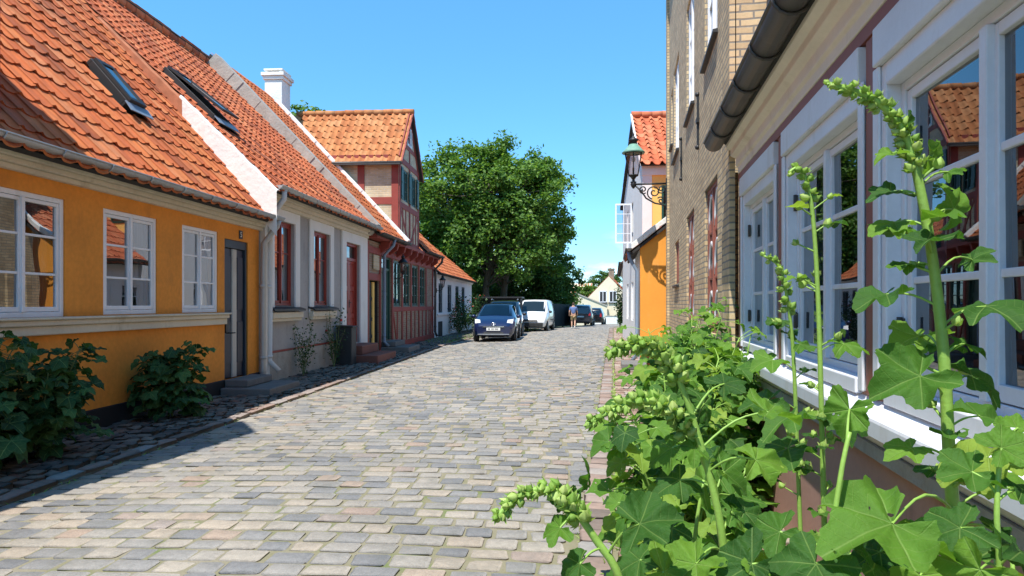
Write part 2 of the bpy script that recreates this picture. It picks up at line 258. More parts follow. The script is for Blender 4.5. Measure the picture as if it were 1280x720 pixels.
# ------------------------------------------------------------------ mesh helpers
class MB:
    """collects solids in row coordinates (o outwards, s along, z up)"""
    def __init__(s, sg=1, s0=0):
        s.v = []; s.f = []; s.mi = []; s.sg = sg; s.s0 = s0; s.cur = 0; s.at = None; s.sm = []
        s.smooth = False
    def add(s, vs, fs, att=None):
        b = len(s.v); s.v.extend(vs); s.f.extend([[i+b for i in f] for f in fs]); s.mi.extend([s.cur]*len(fs)); s.sm.extend([s.smooth]*len(fs))
        if att is not None:
            if s.at is None: s.at = [(0, 0, 0)]*b
            s.at.extend(att)
        elif s.at is not None: s.at.extend([(0, 0, 0)]*len(vs))
        return s
    def box(s, a0, a1, b0, b1, c0, c1):
        v = [(x, y, z) for x in (a0, a1) for y in (b0, b1) for z in (c0, c1)]
        return s.add(v, [(0, 1, 3, 2), (4, 6, 7, 5), (0, 4, 5, 1), (2, 3, 7, 6), (0, 2, 6, 4), (1, 5, 7, 3)])
    def hexa(s, q, d):                       # quad q extruded by vector d
        d = Vector(d); v = [Vector(p) for p in q]; v = v+[p+d for p in v]; n = len(q)
        fs = [tuple(range(n)), tuple(range(2*n-1, n-1, -1))]+[(i, (i+1) % n, (i+1) % n+n, i+n) for i in range(n)]
        return s.add([tuple(p) for p in v], fs)
    def bar(s, p, q, wd, dp, up=(1, 0, 0)):    # rectangular bar from p to q, depth dp along up
        p = Vector(p); q = Vector(q); d = (q-p).normalized(); up = Vector(up); sd = d.cross(up).normalized()*wd/2; u = up.normalized()*dp
        return s.hexa([p-sd, p+sd, q+sd, q-sd], u)
    def tube(s, pts, r, n=8, cap=True):
        pts = [Vector(p) for p in pts]; k = len(pts); rs = r if isinstance(r, (list, tuple)) else [r]*k
        vs = []; T = None; ref = None
        for i, p in enumerate(pts):
            t = (pts[min(i+1, k-1)]-pts[max(i-1, 0)]).normalized()
            if ref is None:
                ref = t.orthogonal().normalized()
            else:
                ref = (ref-t*ref.dot(t)); ref = ref.normalized() if ref.length > 1e-5 else t.orthogonal().normalized()
            bn = t.cross(ref)
            for j in range(n):
                a = 2*math.pi*j/n; vs.append(tuple(p+(ref*math.cos(a)+bn*math.sin(a))*rs[i]))
        fs = [(i*n+j, i*n+(j+1) % n, (i+1)*n+(j+1) % n, (i+1)*n+j) for i in range(k-1) for j in range(n)]
        sm = s.smooth; s.smooth = True; s.add(vs, fs); s.smooth = sm
        if cap:
            b = len(s.v)-len(vs)
            s.f.append([b+j for j in range(n)]); s.f.append([b+(k-1)*n+j for j in range(n)]); s.mi += [s.cur]*2; s.sm += [False]*2
        return s
    def lathe(s, prof, c, n=16, ax=2, smooth=True):
        c = Vector(c); vs = []
        for r, h in prof:
            for j in range(n):
                a = 2*math.pi*j/n; x, y = r*math.cos(a), r*math.sin(a)
                p = (x, y, h) if ax == 2 else ((h, x, y) if ax == 0 else (x, h, y)); vs.append(tuple(c+Vector(p)))
        k = len(prof); fs = [(i*n+j, i*n+(j+1) % n, (i+1)*n+(j+1) % n, (i+1)*n+j) for i in range(k-1) for j in range(n)]
        sm = s.smooth; s.smooth = smooth; s.add(vs, fs); s.smooth = sm
        b = len(s.v)-len(vs); s.f.append([b+j for j in range(n)]); s.f.append([b+(k-1)*n+j for j in range(n)]); s.mi += [s.cur]*2; s.sm += [False]*2
        return s
    def ball(s, c, rx, ry=None, rz=None, n=8, m=6):
        ry = ry or rx; rz = rz or rx; vs = [(c[0]+rx*math.sin(math.pi*i/m)*math.cos(2*math.pi*j/n), c[1]+ry*math.sin(math.pi*i/m)*math.sin(2*math.pi*j/n), c[2]+rz*math.cos(math.pi*i/m)) for i in range(m+1) for j in range(n)]
        fs = [(i*n+j, i*n+(j+1) % n, (i+1)*n+(j+1) % n, (i+1)*n+j) for i in range(m) for j in range(n)]
        sm = s.smooth; s.smooth = True; s.add(vs, fs); s.smooth = sm; return s
    def build(s, name, m, parent=None, recalc=True, bevel=0):
        me = bpy.data.meshes.new(name)
        me.from_pydata([(s.sg*a, b-s.s0, c) for a, b, c in s.v], [], s.f)
        ms = m if isinstance(m, (list, tuple)) else [m]
        for x in ms: me.materials.append(x)
        me.polygons.foreach_set('material_index', s.mi); me.polygons.foreach_set('use_smooth', s.sm)
        if s.at is not None:
            a = me.attributes.new('lf', 'FLOAT_VECTOR', 'POINT'); a.data.foreach_set('vector', [x for t in s.at for x in t])
        if recalc:
            b = bmesh.new(); b.from_mesh(me); bmesh.ops.recalc_face_normals(b, faces=b.faces); b.to_mesh(me); b.free()
        me.update()
        o = bpy.data.objects.new(name, me); C.objects.link(o)
        if parent: o.parent = parent
        if bevel:
            bv = o.modifiers.new('bevel', 'BEVEL'); bv.width = bevel; bv.segments = 2; bv.limit_method = 'ANGLE'; bv.angle_limit = R(50)
        return o

def tag(o, label=None, cat=None, group=None, kind=None):
    if label: o['label'] = label
    if cat: o['category'] = cat
    if group: o['group'] = group
    if kind: o['kind'] = kind
    return o
def thing(name, label, cat, loc=(0, 0, 0), rz=0, group=None):
    o = bpy.data.objects.new(name, None); C.objects.link(o); o.location = loc; o.rotation_euler = (0, 0, rz); o.empty_display_size = .2
    return tag(o, label, cat, group)
def gz(Y): return 0.0 if Y < 25 else -.00028*(min(Y, 110)-25)**2
def at(u, v, Y): return Vector(((u-640)/853.3*Y, Y, 1.5+(380-v)/853.3*Y))

AL, AR = math.atan(.0703), math.atan(.17)
class Row:
    def __init__(s, x0, a, sg): s.x0 = x0; s.a = a; s.sg = sg
    def pt(s, o, d, z=0):    # world point
        return Vector((s.x0+math.sin(s.a)*d+math.cos(s.a)*s.sg*o, math.cos(s.a)*d-math.sin(s.a)*s.sg*o, z))
class House:
    def __init__(s, row, s0, s1, name, label, cat='house', group=None):
        s.row = row; s.s0 = s0; s.s1 = s1
        s.e = thing(name, label, cat, row.pt(0, s0), -row.a, group)
    def mb(s): return MB(s.row.sg, s.s0)
    def box(s, name, m, a0, a1, b0, b1, c0, c1, parent=None, bevel=0):
        return s.mb().box(a0, a1, b0, b1, c0, c1).build(name, m, parent or s.e, bevel=bevel)

def wallgrid(mb, o, s0, s1, z0, z1, holes, depth=.16):
    S = sorted({s0, s1}|{x for h in holes for x in h[:2]}); Z = sorted({z0, z1}|{x for h in holes for x in h[2:4]})
    for i in range(len(S)-1):
        for j in range(len(Z)-1):
            cs, cz = (S[i]+S[i+1])/2, (Z[j]+Z[j+1])/2
            if any(h[0] < cs < h[1] and h[2] < cz < h[3] for h in holes): continue
            mb.add([(o, S[i], Z[j]), (o, S[i+1], Z[j]), (o, S[i+1], Z[j+1]), (o, S[i], Z[j+1])], [(0, 1, 2, 3)])
    for a, b, c, d in [h[:4] for h in holes]:
        q = [(a, c), (b, c), (b, d), (a, d)]
        for k in range(4):
            p, r = q[k], q[(k+1) % 4]
            mb.add([(o, p[0], p[1]), (o, r[0], r[1]), (o-depth, r[0], r[1]), (o-depth, p[0], p[1])], [(0, 1, 2, 3)])

def window(H, s0, s1, z0, z1, o, nc=2, rows=3, m='white_paint', bars=None, fw=.055, glass='glass', dp=.07, hinges=False, curtain=0, cols=1, name='window', arch=False):
    """frame, casements and glazing bars as one mesh; panes, hinges, curtain as children"""
    mb = H.mb(); gl = H.mb(); b = dp
    for a in ((s0, s0+fw, z0, z1), (s1-fw, s1, z0, z1), (s0+fw, s1-fw, z0, z0+fw), (s0+fw, s1-fw, z1-fw, z1)): mb.box(o-b, o, *a)
    iw = (s1-s0-2*fw); cw = iw/nc; cf = .042; lv = bars or [k/rows for k in range(1, rows)]
    for k in range(nc):
        a0 = s0+fw+k*cw; a1 = a0+cw; q0, q1 = z0+fw, z1-fw
        if k: mb.box(o-b+.004, o+.014, a0-.022, a0+.022, q0, q1)
        oo = o-.008
        g = .004
        for a in ((a0+g, a0+cf, q0+g, q1-g), (a1-cf, a1-g, q0+g, q1-g), (a0+cf, a1-cf, q0+g, q0+cf+.012), (a0+cf, a1-cf, q1-cf, q1-g)): mb.box(oo-b*.55, oo, *a)
        zs = [q0+cf+.012]+[q0+(q1-q0)*t for t in lv]+[q1-cf]
        for t in zs[1:-1]: mb.box(oo-b*.5, oo-.006, a0+cf, a1-cf, t-.013, t+.013)
        for c in range(1, cols):
            y = a0+cf+(cw-2*cf)*c/cols; mb.box(oo-b*.5, oo-.007, y-.011, y+.011, zs[0], zs[-1])
        xs = [a0+cf+(cw-2*cf)*c/cols for c in range(cols+1)]
        for i in range(len(zs)-1):
            for c in range(cols):
                t = rnd.uniform(-.004, .004); t2 = rnd.uniform(-.004, .004); d = oo-b*.3
                gl.add([(d+t, xs[c], zs[i]), (d+t2, xs[c+1], zs[i]), (d-t, xs[c+1], zs[i+1]), (d-t2, xs[c], zs[i+1])], [(0, 1, 2, 3)])
    f = mb.build(name, M[m], H.e, bevel=.004); gl.build('pane', M[glass], f, recalc=False)
    if hinges:
        for y in (s0+fw*.6, s1-fw*.6):
            for z in (z0+.22, z1-.22): hm = H.mb(); hm.tube([(o+.012, y, z-.05), (o+.012, y, z+.05)], .011, 8); hm.box(o, o+.008, y-.022, y+.022, z-.045, z+.045); hm.build('hinge', M['zinc_dark'], f)
    if curtain:
        n = 14
        for k, (y0, y1) in enumerate(((s0+fw, s0+fw+(s1-s0)*curtain), (s1-fw-(s1-s0)*curtain, s1-fw))):
            vs = [(o-.16-.02*math.sin(i*1.7+k), y0+(y1-y0)*i/n, z) for i in range(n+1) for z in (z0+.02, z1-.03)]
            cm = H.mb(); cm.smooth = True; cm.add(vs, [(2*i, 2*i+2, 2*i+3, 2*i+1) for i in range(n)]); cm.build('curtain', M['curtain'], f, recalc=False)
    return f

def tiles(mb, p0, ea, eu, Ln, Sn, wd=.25, cs=.33, holes=(), amp=.019, deck=True, jit=1.0):
    p0 = Vector(p0); ea = Vector(ea).normalized(); eu = Vector(eu).normalized(); nn = ea.cross(eu)
    if nn.z < 0: nn = -nn
    nc = max(1, round(Sn/cs)); nw = max(1, round(Ln/wd)); cs = Sn/nc; wd = Ln/nw
    if deck:
        ci = mb.cur; mb.cur = 1
        xs = sorted({0, Ln}|{h[0] for h in holes}|{h[1] for h in holes}); ys = sorted({0, Sn}|{h[2] for h in holes}|{h[3] for h in holes})
        for i in range(len(xs)-1):
            for j in range(len(ys)-1):
                cx, cy = (xs[i]+xs[i+1])/2, (ys[j]+ys[j+1])/2
                if any(h[0] < cx < h[1] and h[2] < cy < h[3] for h in holes): continue
                q = [p0+ea*x+eu*y-nn*.03 for x, y in ((xs[i], ys[j]), (xs[i+1], ys[j]), (xs[i+1], ys[j+1]), (xs[i], ys[j+1]))]
                mb.hexa(q, -nn*.06)
        mb.cur = ci
    ks = 6
    prof = [(k/ks, amp*(math.sin(2*math.pi*(k/ks)+.6)*.75+.25*math.sin(4*math.pi*k/ks))) for k in range(ks+1)]
    mb.smooth = True
    for j in range(nc):
        for i in range(nw):
            a, b = (i+.5)*wd, (j+.5)*cs
            if any(h[0]-.02 < a < h[1]+.02 and h[2]-.02 < b < h[3]+.02 for h in holes): continue
            dj = rnd.gauss(0, .010)*jit; dz = rnd.gauss(0, .0025)*jit; rt = rnd.gauss(0, .010)*jit
            lo = [(i*wd+x*wd*1.08+dj*.4, j*cs-.05+dj+rt*x, z*1.6+.024+dz) for x, z in prof]
            hi = [(i*wd+x*wd*1.08+dj*.4, (j+1)*cs+.02+dj+rt*x, z*.8-.004+dz) for x, z in prof]
            lp = [(x, y+.008, z-.026) for x, y, z in lo]
            vs = [tuple(p0+ea*x+eu*y+nn*z) for x, y, z in lp+lo+lo+hi]; n = ks+1
            fs = [(r*n+k, r*n+k+1, (r+1)*n+k+1, (r+1)*n+k) for r in (0, 2) for k in range(ks)]
            mb.add(vs, fs)
    mb.smooth = False
    return nn

def ridge(mb, p, q, r=.12):
    p = Vector(p); q = Vector(q); L_ = (q-p).length; n = max(1, round(L_/.36)); d = (q-p)/n
    for i in range(n):
        a = p+d*i; mb.tube([a+Vector((0, 0, rnd.gauss(0, .006))), a+d*1.06+Vector((0, 0, rnd.gauss(0, .006)))], [r*1.04, r*.96], 10)

def gutter(H, pts, r=.075, m='zinc', brackets=.75, name='gutter', n=9):
    """half round channel with bracket straps"""
    mb = H.mb(); (o, y0, z), y1 = pts[0], pts[1]
    vs = []
    for y in (y0, y1):
        for k in range(n+1):
            a = math.pi+math.pi*k/n; vs.append((o+r*math.cos(a), y, z+r*math.sin(a)))
        for k in range(n, -1, -1):
            a = math.pi+math.pi*k/n; vs.append((o+(r-.008)*math.cos(a), y, z+(r-.008)*math.sin(a)))
    m2 = 2*(n+1); mb.smooth = True
    mb.add(vs, [(k, (k+1) % m2, m2+(k+1) % m2, m2+k) for k in range(m2)]+[tuple(range(m2)), tuple(range(2*m2-1, m2-1, -1))])
    mb.smooth = False
    for y in (y0, y1): mb.add([(o+r*math.cos(math.pi+math.pi*k/n), y, z+r*math.sin(math.pi+math.pi*k/n)) for k in range(n+1)], [tuple(range(n+1))])
    mb.tube([(o+r, y0, z), (o+r, y1, z)], .012, 6)
    g = mb.build(name, M[m], H.e)
    y = y0+.3
    while y < y1:
        bm_ = H.mb(); bm_.tube([(o+(r+.008)*math.cos(math.pi+math.pi*k/7), y, z+(r+.008)*math.sin(math.pi+math.pi*k/7)) for k in range(8)], .010, 5); bm_.build('gutter_strap', M[m], g); y += brackets
    return g

def gable_body(H, depth, zt, half, ridge_z, m, ends=(True, True), o0=0, zb=-.6, back_o=None, off=0):
    """end walls + back wall closing the house behind its front"""
    mb = H.mb()
    for k, s in ((0, H.s0+.01+off), (1, H.s1-.01-off)):
        if not ends[k]: continue
        q = [(o0-.01, s, zb), (o0-.01, s, zt), (-half, s, ridge_z), (-2*half, s, zt), (-2*half, s, zb)]
        mb.hexa(q, (0, .2 if k == 0 else -.2, 0))
    mb.box(-2*half, -2*half+.2, H.s0+.22+off, H.s1-.22-off, zb, zt)
    return mb.build('end_wall', m, H.e)

def panel_door(H, s0, s1, z0, z1, o, m, leaves=1, frame='white_paint', fw=.07, panels=3, handle=True, transom=0):
    f = H.mb()
    for a in ((s0, s0+fw, z0, z1), (s1-fw, s1, z0, z1), (s0+fw, s1-fw, z1-fw, z1)): f.box(o-.12, o, *a)
    if transom: f.box(o-.11, o-.01, s0+fw, s1-fw, z1-transom-.04, z1-transom+.04)
    fr = f.build('door_frame', M[frame], H.e, bevel=.006)
    zt = z1-fw if not transom else z1-transom-.04
    if transom: H.mb().add([(o-.06, s0+fw, zt+.08), (o-.06, s1-fw, zt+.08), (o-.06, s1-fw, z1-fw), (o-.06, s0+fw, z1-fw)], [(0, 1, 2, 3)]).build('transom_pane', M['glass_dark'], fr)
    d = H.mb(); w_ = (s1-s0-2*fw)/leaves
    for k in range(leaves):
        a0 = s0+fw+k*w_+.004; a1 = a0+w_-.008
        d.box(o-.10, o-.07, a0, a1, z0, zt); st = .10
        d.box(o-.07, o-.045, a0, a0+st, z0, zt); d.box(o-.07, o-.045, a1-st, a1, z0, zt)
        hs_ = [z0+(zt-z0)*i/panels for i in range(panels+1)]
        for i, h in enumerate(hs_): d.box(o-.069, o-.046, a0+st, a1-st, max(z0, h-.06), min(zt, h+.06))
        for i in range(panels): d.box(o-.068, o-.055, a0+st+.03, a1-st-.03, hs_[i]+.10, hs_[i+1]-.10)
    dr = d.build('door', M[m], H.e, bevel=.005)
    if handle:
        h = H.mb(); y = s1-fw-.06 if leaves == 1 else (s0+s1)/2+.05
        h.box(o-.045, o-.037, y-.02, y+.02, z0+.95, z0+1.15); h.tube([(o-.04, y, z0+1.08), (o+.01, y, z0+1.08), (o+.01, y-.10, z0+1.08)], .009, 6)
        h.build('handle', M['iron'], dr)
    return dr

def downpipe(H, pts, r, m):
    mb = H.mb(); mb.tube(pts, r, 10); o, y = pts[-2][0], pts[-2][1]; z = .5
    top = max(p[2] for p in pts)-.6
    while z < top: mb.tube([(o, y, z), (o, y, z+.05)], r*1.18, 10); z += 1.3
    return mb.build('downpipe', M[m], H.e)

def skylight(H, p0, ea, eu, a0, a1, b0, b1, open_=0):
    p0 = Vector(p0); ea = Vector(ea).normalized(); eu = Vector(eu).normalized(); nn = ea.cross(eu); nn = nn if nn.z > 0 else -nn
    P = lambda a, b, h: p0+ea*a+eu*b+nn*h
    f = H.mb(); w_ = .045
    for q in ((a0, a1, b0, b0+w_), (a0, a1, b1-w_, b1), (a0, a0+w_, b0+w_, b1-w_), (a1-w_, a1, b0+w_, b1-w_)):
        f.hexa([P(q[0], q[2], -.05), P(q[1], q[2], -.05), P(q[1], q[3], -.05), P(q[0], q[3], -.05)], nn*.16)
    fr = f.build('roof_window', M['iron'], H.e, bevel=.006)
    fl = H.mb()                       # lead apron below
    for k in range(5):
        x0 = a0-.05+(a1-a0+.1)*k/5; x1 = x0+(a1-a0+.1)/5*1.02
        fl.hexa([P(x0, b0-.16, .075), P(x1, b0-.16, .075), P(x1, b0+.01, .095), P(x0, b0+.01, .095)], nn*.012)
    fl.build('lead_apron', M['blue_zinc'], fr)
    s = H.mb(); g = H.mb(); t = open_
    Q = lambda a, b, h: P(a, b, .115+h+t*(b1-b))
    for q in ((a0+.03, a1-.03, b0+.01, b0+.08), (a0+.03, a1-.03, b1-.10, b1-.02), (a0+.03, a0+.09, b0+.08, b1-.10), (a1-.09, a1-.03, b0+.08, b1-.10)):
        s.hexa([Q(q[0], q[2], 0), Q(q[1], q[2], 0), Q(q[1], q[3], 0), Q(q[0], q[3], 0)], nn*.045)
    s.build('sash', M['iron'], fr)
    g.add([Q(a0+.09, b0+.08, .03), Q(a1-.09, b0+.08, .03), Q(a1-.09, b1-.10, .03), Q(a0+.09, b1-.10, .03)], [(0, 1, 2, 3)]); g.build('pane', M['roof_glass'], fr)

#SETTING
# ------------------------------------------------------------------ ground, street, pavements
def lerp_tab(tab, y):
    for (y0, x0), (y1, x1) in zip(tab, tab[1:]):
        if y <= y1: return x0+(x1-x0)*(y-y0)/(y1-y0)
    return tab[-1][1]
LT = [(-6, -4.70), (26, -2.45), (30, -1.9), (36, -.1), (42, 1.5), (48, 3.3), (56, 5.3), (70, 8.3), (95, 12.0), (120, 16)]
RT = [(-6, -.98), (45, 6.57), (60, 9.6), (75, 12.9), (95, 17.2), (120, 23)]
def ledge(y): return lerp_tab(LT, y)
def redge(y): return lerp_tab(RT, y)
def road_z(x, y):
    a, b = ledge(y), redge(y); t = max(-1, min(1, (x-(a+b)/2)/((b-a)/2))); return gz(y)-.045+.075*(1-t*t)
g = MB(); ys = [-80, -30, 0, 10, 20]+[25+3*i for i in range(30)]+[130, 200, 400, 900]; xs = [-500, -60, -20, -5, 0, 5, 20, 60, 500]
g.add([(x, y, gz(y)-.16) for y in ys for x in xs], [(i*9+j, i*9+j+1, i*9+j+10, i*9+j+9) for i in range(len(ys)-1) for j in range(8)])
tag(g.build('ground', M['earth']), kind='structure')
def strip(name, m, left, right, y0, y1, dz, zf, nx=8, st=1.0):
    mb = MB(); ys = [y0+(y1-y0)*i/round((y1-y0)/st) for i in range(round((y1-y0)/st)+1)]
    mb.smooth = True
    for y in ys:
        a, b = left(y), right(y)
        for k in range(nx+1):
            x = a+(b-a)*k/nx; mb.v.append((x, y, zf(x, y)+dz))
    n = nx+1; f = [(i*n+j, i*n+j+1, (i+1)*n+j+1, (i+1)*n+j) for i in range(len(ys)-1) for j in range(nx)]
    mb.f = [list(q) for q in f]; mb.mi = [0]*len(f); mb.sm = [True]*len(f)
    return mb.build(name, m)
def wl(y): return -5.55+.0703*y                       # left wall line
def wr(y): return 1.10+.17*y
tag(strip('road_bed', M['bed'], ledge, redge, -5.5, 118, -.0085, road_z), kind='structure')
pz = lambda x, y: gz(y)+.035
tag(strip('left_pavement_bed', M['bed'], lambda y: wl(y)-.3, ledge, -5.5, 45, -.03, lambda x, y: gz(y)+.035-.05*max(0, 1-abs(x-ledge(y))/.3), 4), kind='structure')
tag(strip('right_pavement_bed', M['bed'], redge, lambda y: wr(y)+.4, -5.5, 60, -.028, pz, 4), kind='structure')

def sett(mb, c, ux, uy, lx, ly, h, bev=.015, rough=.0025, sk=.05):
    """one stone: domed, uneven top, rounded arrises"""
    t = [-.5, -.5+bev/lx*1.3, .5-bev/lx*1.3, .5]; s_ = [-.5, -.5+bev/ly*1.3, .5-bev/ly*1.3, .5]
    cj = [(rnd.gauss(0, lx*.03), rnd.gauss(0, ly*.035)) for _ in range(4)]; tx, ty = rnd.gauss(0, .007), rnd.gauss(0, .007)
    vs = []
    for j in range(4):
        for i in range(4):
            a, b = t[i], s_[j]; ed = (i in (0, 3))+(j in (0, 3))
            if ed == 2: a *= .94; b *= .90
            wa = (a+.5); wb = (b+.5)
            dx = (cj[0][0]*(1-wa)+cj[1][0]*wa)*(1-wb)+(cj[2][0]*(1-wa)+cj[3][0]*wa)*wb
            dy = (cj[0][1]*(1-wa)+cj[1][1]*wa)*(1-wb)+(cj[2][1]*(1-wa)+cj[3][1]*wa)*wb
            x = a*lx+dx; y = b*ly+dy; z = h+x*tx+y*ty-(bev*.55 if ed else 0)+rnd.gauss(0, rough)
            vs.append((c[0]+ux[0]*x+uy[0]*y, c[1]+ux[1]*x+uy[1]*y, c[2]+z))
    rim = [0, 1, 2, 3, 7, 11, 15, 14, 13, 12, 8, 4]
    vs += [(vs[i][0], vs[i][1], vs[i][2]-sk) for i in rim]
    fs = [(j*4+i, j*4+i+1, j*4+i+5, j*4+i+4) for j in range(3) for i in range(3)]
    fs += [(rim[k], rim[(k+1) % 12], 16+(k+1) % 12, 16+k) for k in range(12)]
    mb.add(vs, fs)
mb = MB(); mb.smooth = True; y = 1.6; row = 0
while y < 66:
    dpt = rnd.uniform(.162, .198); xl, xr = ledge(y)+.02, redge(y)-.13; x = xl-rnd.uniform(0, .25)
    sl = -.055
    while x < xr:
        l = rnd.choice((.18, .20, .22, .24, .27))*rnd.uniform(.94, 1.06)
        x1 = min(x+l, xr)
        if x1-x > .09:
            cx = (max(x, xl)+x1)/2; cy = y+dpt/2+sl*(cx-(xl+xr)/2)+.02*math.sin(cx*1.7+y*.3)
            ln = x1-max(x, xl)-.016
            if ln > .06: sett(mb, (cx, cy, road_z(cx, cy)), (1, sl), (-sl, 1), ln, dpt-.017, rnd.gauss(0, .002))
        x = x1
    y += dpt; row += 1
tag(mb.build('cobbled_street', M['sett'], recalc=False), kind='structure')
mb = MB(); mb.smooth = True; y = 3.0
while y < 44:
    d = .15
    x = wl(y)+.06
    while x < ledge(y)-.20:
        l = rnd.uniform(.12, .19)
        cx = x+l/2; sett(mb, (cx, y, gz(y)+.035-.05*max(0, 1-abs(cx-ledge(y))/.3)), (1, 0), (0, 1), l-.018, d-.018, rnd.gauss(0, .008), .02, .006); x += l
    y += d
tag(mb.build('left_pavement', M['cobble'], recalc=False), kind='structure')
mb = MB(); mb.smooth = True; y = 1.6
while y < 44:
    l = rnd.uniform(.28, .5); ym = y+l/2; x = ledge(ym); sett(mb, (x-.08, ym, gz(ym)+.0), (1, 0), (.07, 1), .15, l-.015, .0, .022, .006, .12); y += l
tag(mb.build('left_kerb', M['kerb'], recalc=False), kind='structure')
mb = MB(); mb.smooth = True; y = 1.0
while y < 50:
    l = rnd.uniform(.19, .235); ym = y+l/2; x = redge(ym); sett(mb, (x-.02, ym, gz(ym)+.03), (1, -.148), (.148, 1), .20, l-.012, rnd.gauss(0, .004), .014, .004, .10); y += l
tag(mb.build('right_kerb', M['kerb'], recalc=False), kind='structure')
mb = MB(); mb.smooth = True; y = 1.4
while y < 44:
    x = redge(y)+.12; d = .135
    while x < wr(y)-.05 and x < redge(y)+1.6:
        l = rnd.choice((.15, .21, .24)); sett(mb, (x+l/2, y, gz(y)+.035), (1, -.15), (.15, 1), l-.014, d-.013, rnd.gauss(0, .005), .012, .004, .05); x += l
    y += d
tag(mb.build('right_pavement', M['brick_paver'], recalc=False), kind='structure')

#LEFTROW
LR = Row(-5.5, AL, 1)
def cornice(H, s0, s1, zb, zt, mname='cream', out=.22, steps=4, name='cornice'):
    mb = H.mb()
    for k in range(steps):
        a = zb+(zt-zb)*k/steps; b = zb+(zt-zb)*(k+1)/steps; x = .04+out*((k+1)/steps)**1.2*.9
        mb.box(-.1, x, s0, s1, a+(0 if k == 0 else .0), b)
    return mb.build(name, M[mname], H.e, bevel=.01)

# ---- ochre house
H = House(LR, -3.0, 12.55, 'ochre_cottage', 'ochre orange cottage with red pantile roof and white windows, nearest on the shaded side')
holes = [(6.44, 7.60, 1.36, 2.66), (8.24, 9.34, 1.37, 2.66), (9.96, 11.0, 1.37, 2.66), (11.22, 12.06, .24, 2.58), (3.6, 4.7, 1.37, 2.66)]
mb = H.mb(); wallgrid(mb, 0, -3, 12.5, .26, 2.86, holes); mb.build('wall', M['orange'], H.e)
mb = H.mb(); mb.box(-.12, .025, -3, 11.21, -.6, .26); mb.box(-.12, .025, 12.08, 12.5, -.6, .26); mb.build('plinth', M['black_plinth'], H.e, bevel=.012)
gable_body(H, 9, 2.9, 4.55, 8.35, M['orange'], ends=(True, False))
cornice(H, -3, 12.52, 2.84, 3.06)
mb = H.mb(); mb.box(.002, .10, -3, 11.2, 1.27, 1.33); mb.box(.002, .065, -3, 11.19, 1.17, 1.27); mb.box(.002, .13, -3, 11.22, 1.33, 1.36); mb.build('sill_band', M['cream'], H.e, bevel=.012)
for h, cu in zip(holes[:3]+holes[4:], (.16, .12, .1, .1)): window(H, *h, -.015, rows=3, bars=(.34, .68), curtain=cu)
mb = H.mb(); s0, s1 = 11.22, 12.06
for a in ((s0, s0+.06, .24, 2.58), (s1-.06, s1, .24, 2.58), (s0+.06, s1-.06, 2.44, 2.58)): mb.box(-.12, -.02, *a)
fr = mb.build('door_frame', M['blue_frame'], H.e, bevel=.006)
mb = H.mb(); mb.box(-.11, -.06, s0+.065, s0+.34, .26, 2.43); mb.box(-.06, -.045, s0+.10, s0+.30, .5, 1.2); mb.box(-.06, -.045, s0+.10, s0+.30, 1.4, 2.3)
mb.box(-.11, -.06, s0+.50, s1-.065, .26, 2.43); mb.box(-.06, -.045, s0+.54, s1-.10, .5, 1.2); mb.box(-.06, -.045, s0+.54, s1-.10, 1.4, 2.3); d_ = mb.build('door', M['blue_door'], H.e, bevel=.004)
mb = H.mb(); mb.box(-.115, -.035, s0+.345, s0+.495, .26, 2.43); mb.build('mullion_strip', M['pale_wood'], d_, bevel=.006)
mb = H.mb(); mb.box(-.045, .01, s0+.03, s0+.12, 1.02, 1.24); mb.tube([(-.02, s0+.10, 1.02), (.06, s0+.10, 1.02), (.06, s0+.24, 1.02)], .012, 6); mb.build('handle', M['iron'], d_)
mb = H.mb(); mb.box(.0, .012, 11.72, 11.84, 2.62, 2.76); pl = mb.build('number_plaque', M['iron'], H.e)
def text(body, size, m, parent, loc, rot, name='digit', ext=.002):
    cu = bpy.data.curves.new(name, 'FONT'); cu.body = body; cu.size = size; cu.extrude = ext; cu.align_x = 'CENTER'; cu.align_y = 'CENTER'
    t = bpy.data.objects.new(name, cu); C.objects.link(t); bpy.context.view_layer.update()
    me = bpy.data.meshes.new_from_object(t.evaluated_get(bpy.context.evaluated_depsgraph_get())); bpy.data.objects.remove(t)
    o = bpy.data.objects.new(name, me); C.objects.link(o); o.parent = parent; o.location = loc; o.rotation_euler = rot; me.materials.clear(); me.materials.append(m); return o
text('5', .13, M['plate'], pl, (.014, 11.78+3.0, 2.69), (R(90), 0, R(90)))
P0 = (.34, -3, 3.02); EU = Vector((-1, 0, 1.135)).normalized()
HL = [(12.88, 13.32, 1.80, 2.66)]
mb = H.mb(); tiles(mb, P0, (0, 1, 0), EU, 15.24, 7.30, holes=HL); mb.build('roof', [M['tile'], M['dark']], H.e, recalc=False)
skylight(H, P0, (0, 1, 0), EU, *HL[0])
rf = H.mb(); ridge(rf, (-4.62, -3, 8.62), (-4.62, 12.5, 8.62), .13); rf.build('ridge_cap', M['tile_old'], H.e)
mb = H.mb(); tiles(mb, (-9.5, -3, 3.02), (0, 1, 0), (1, 0, 1.15), 15.5, 7.4, .5, .5); mb.build('rear_roof', [M['tile_old'], M['dark']], H.e, recalc=False)
gutter(H, [(.36, -3, 3.08), 12.66], .065)
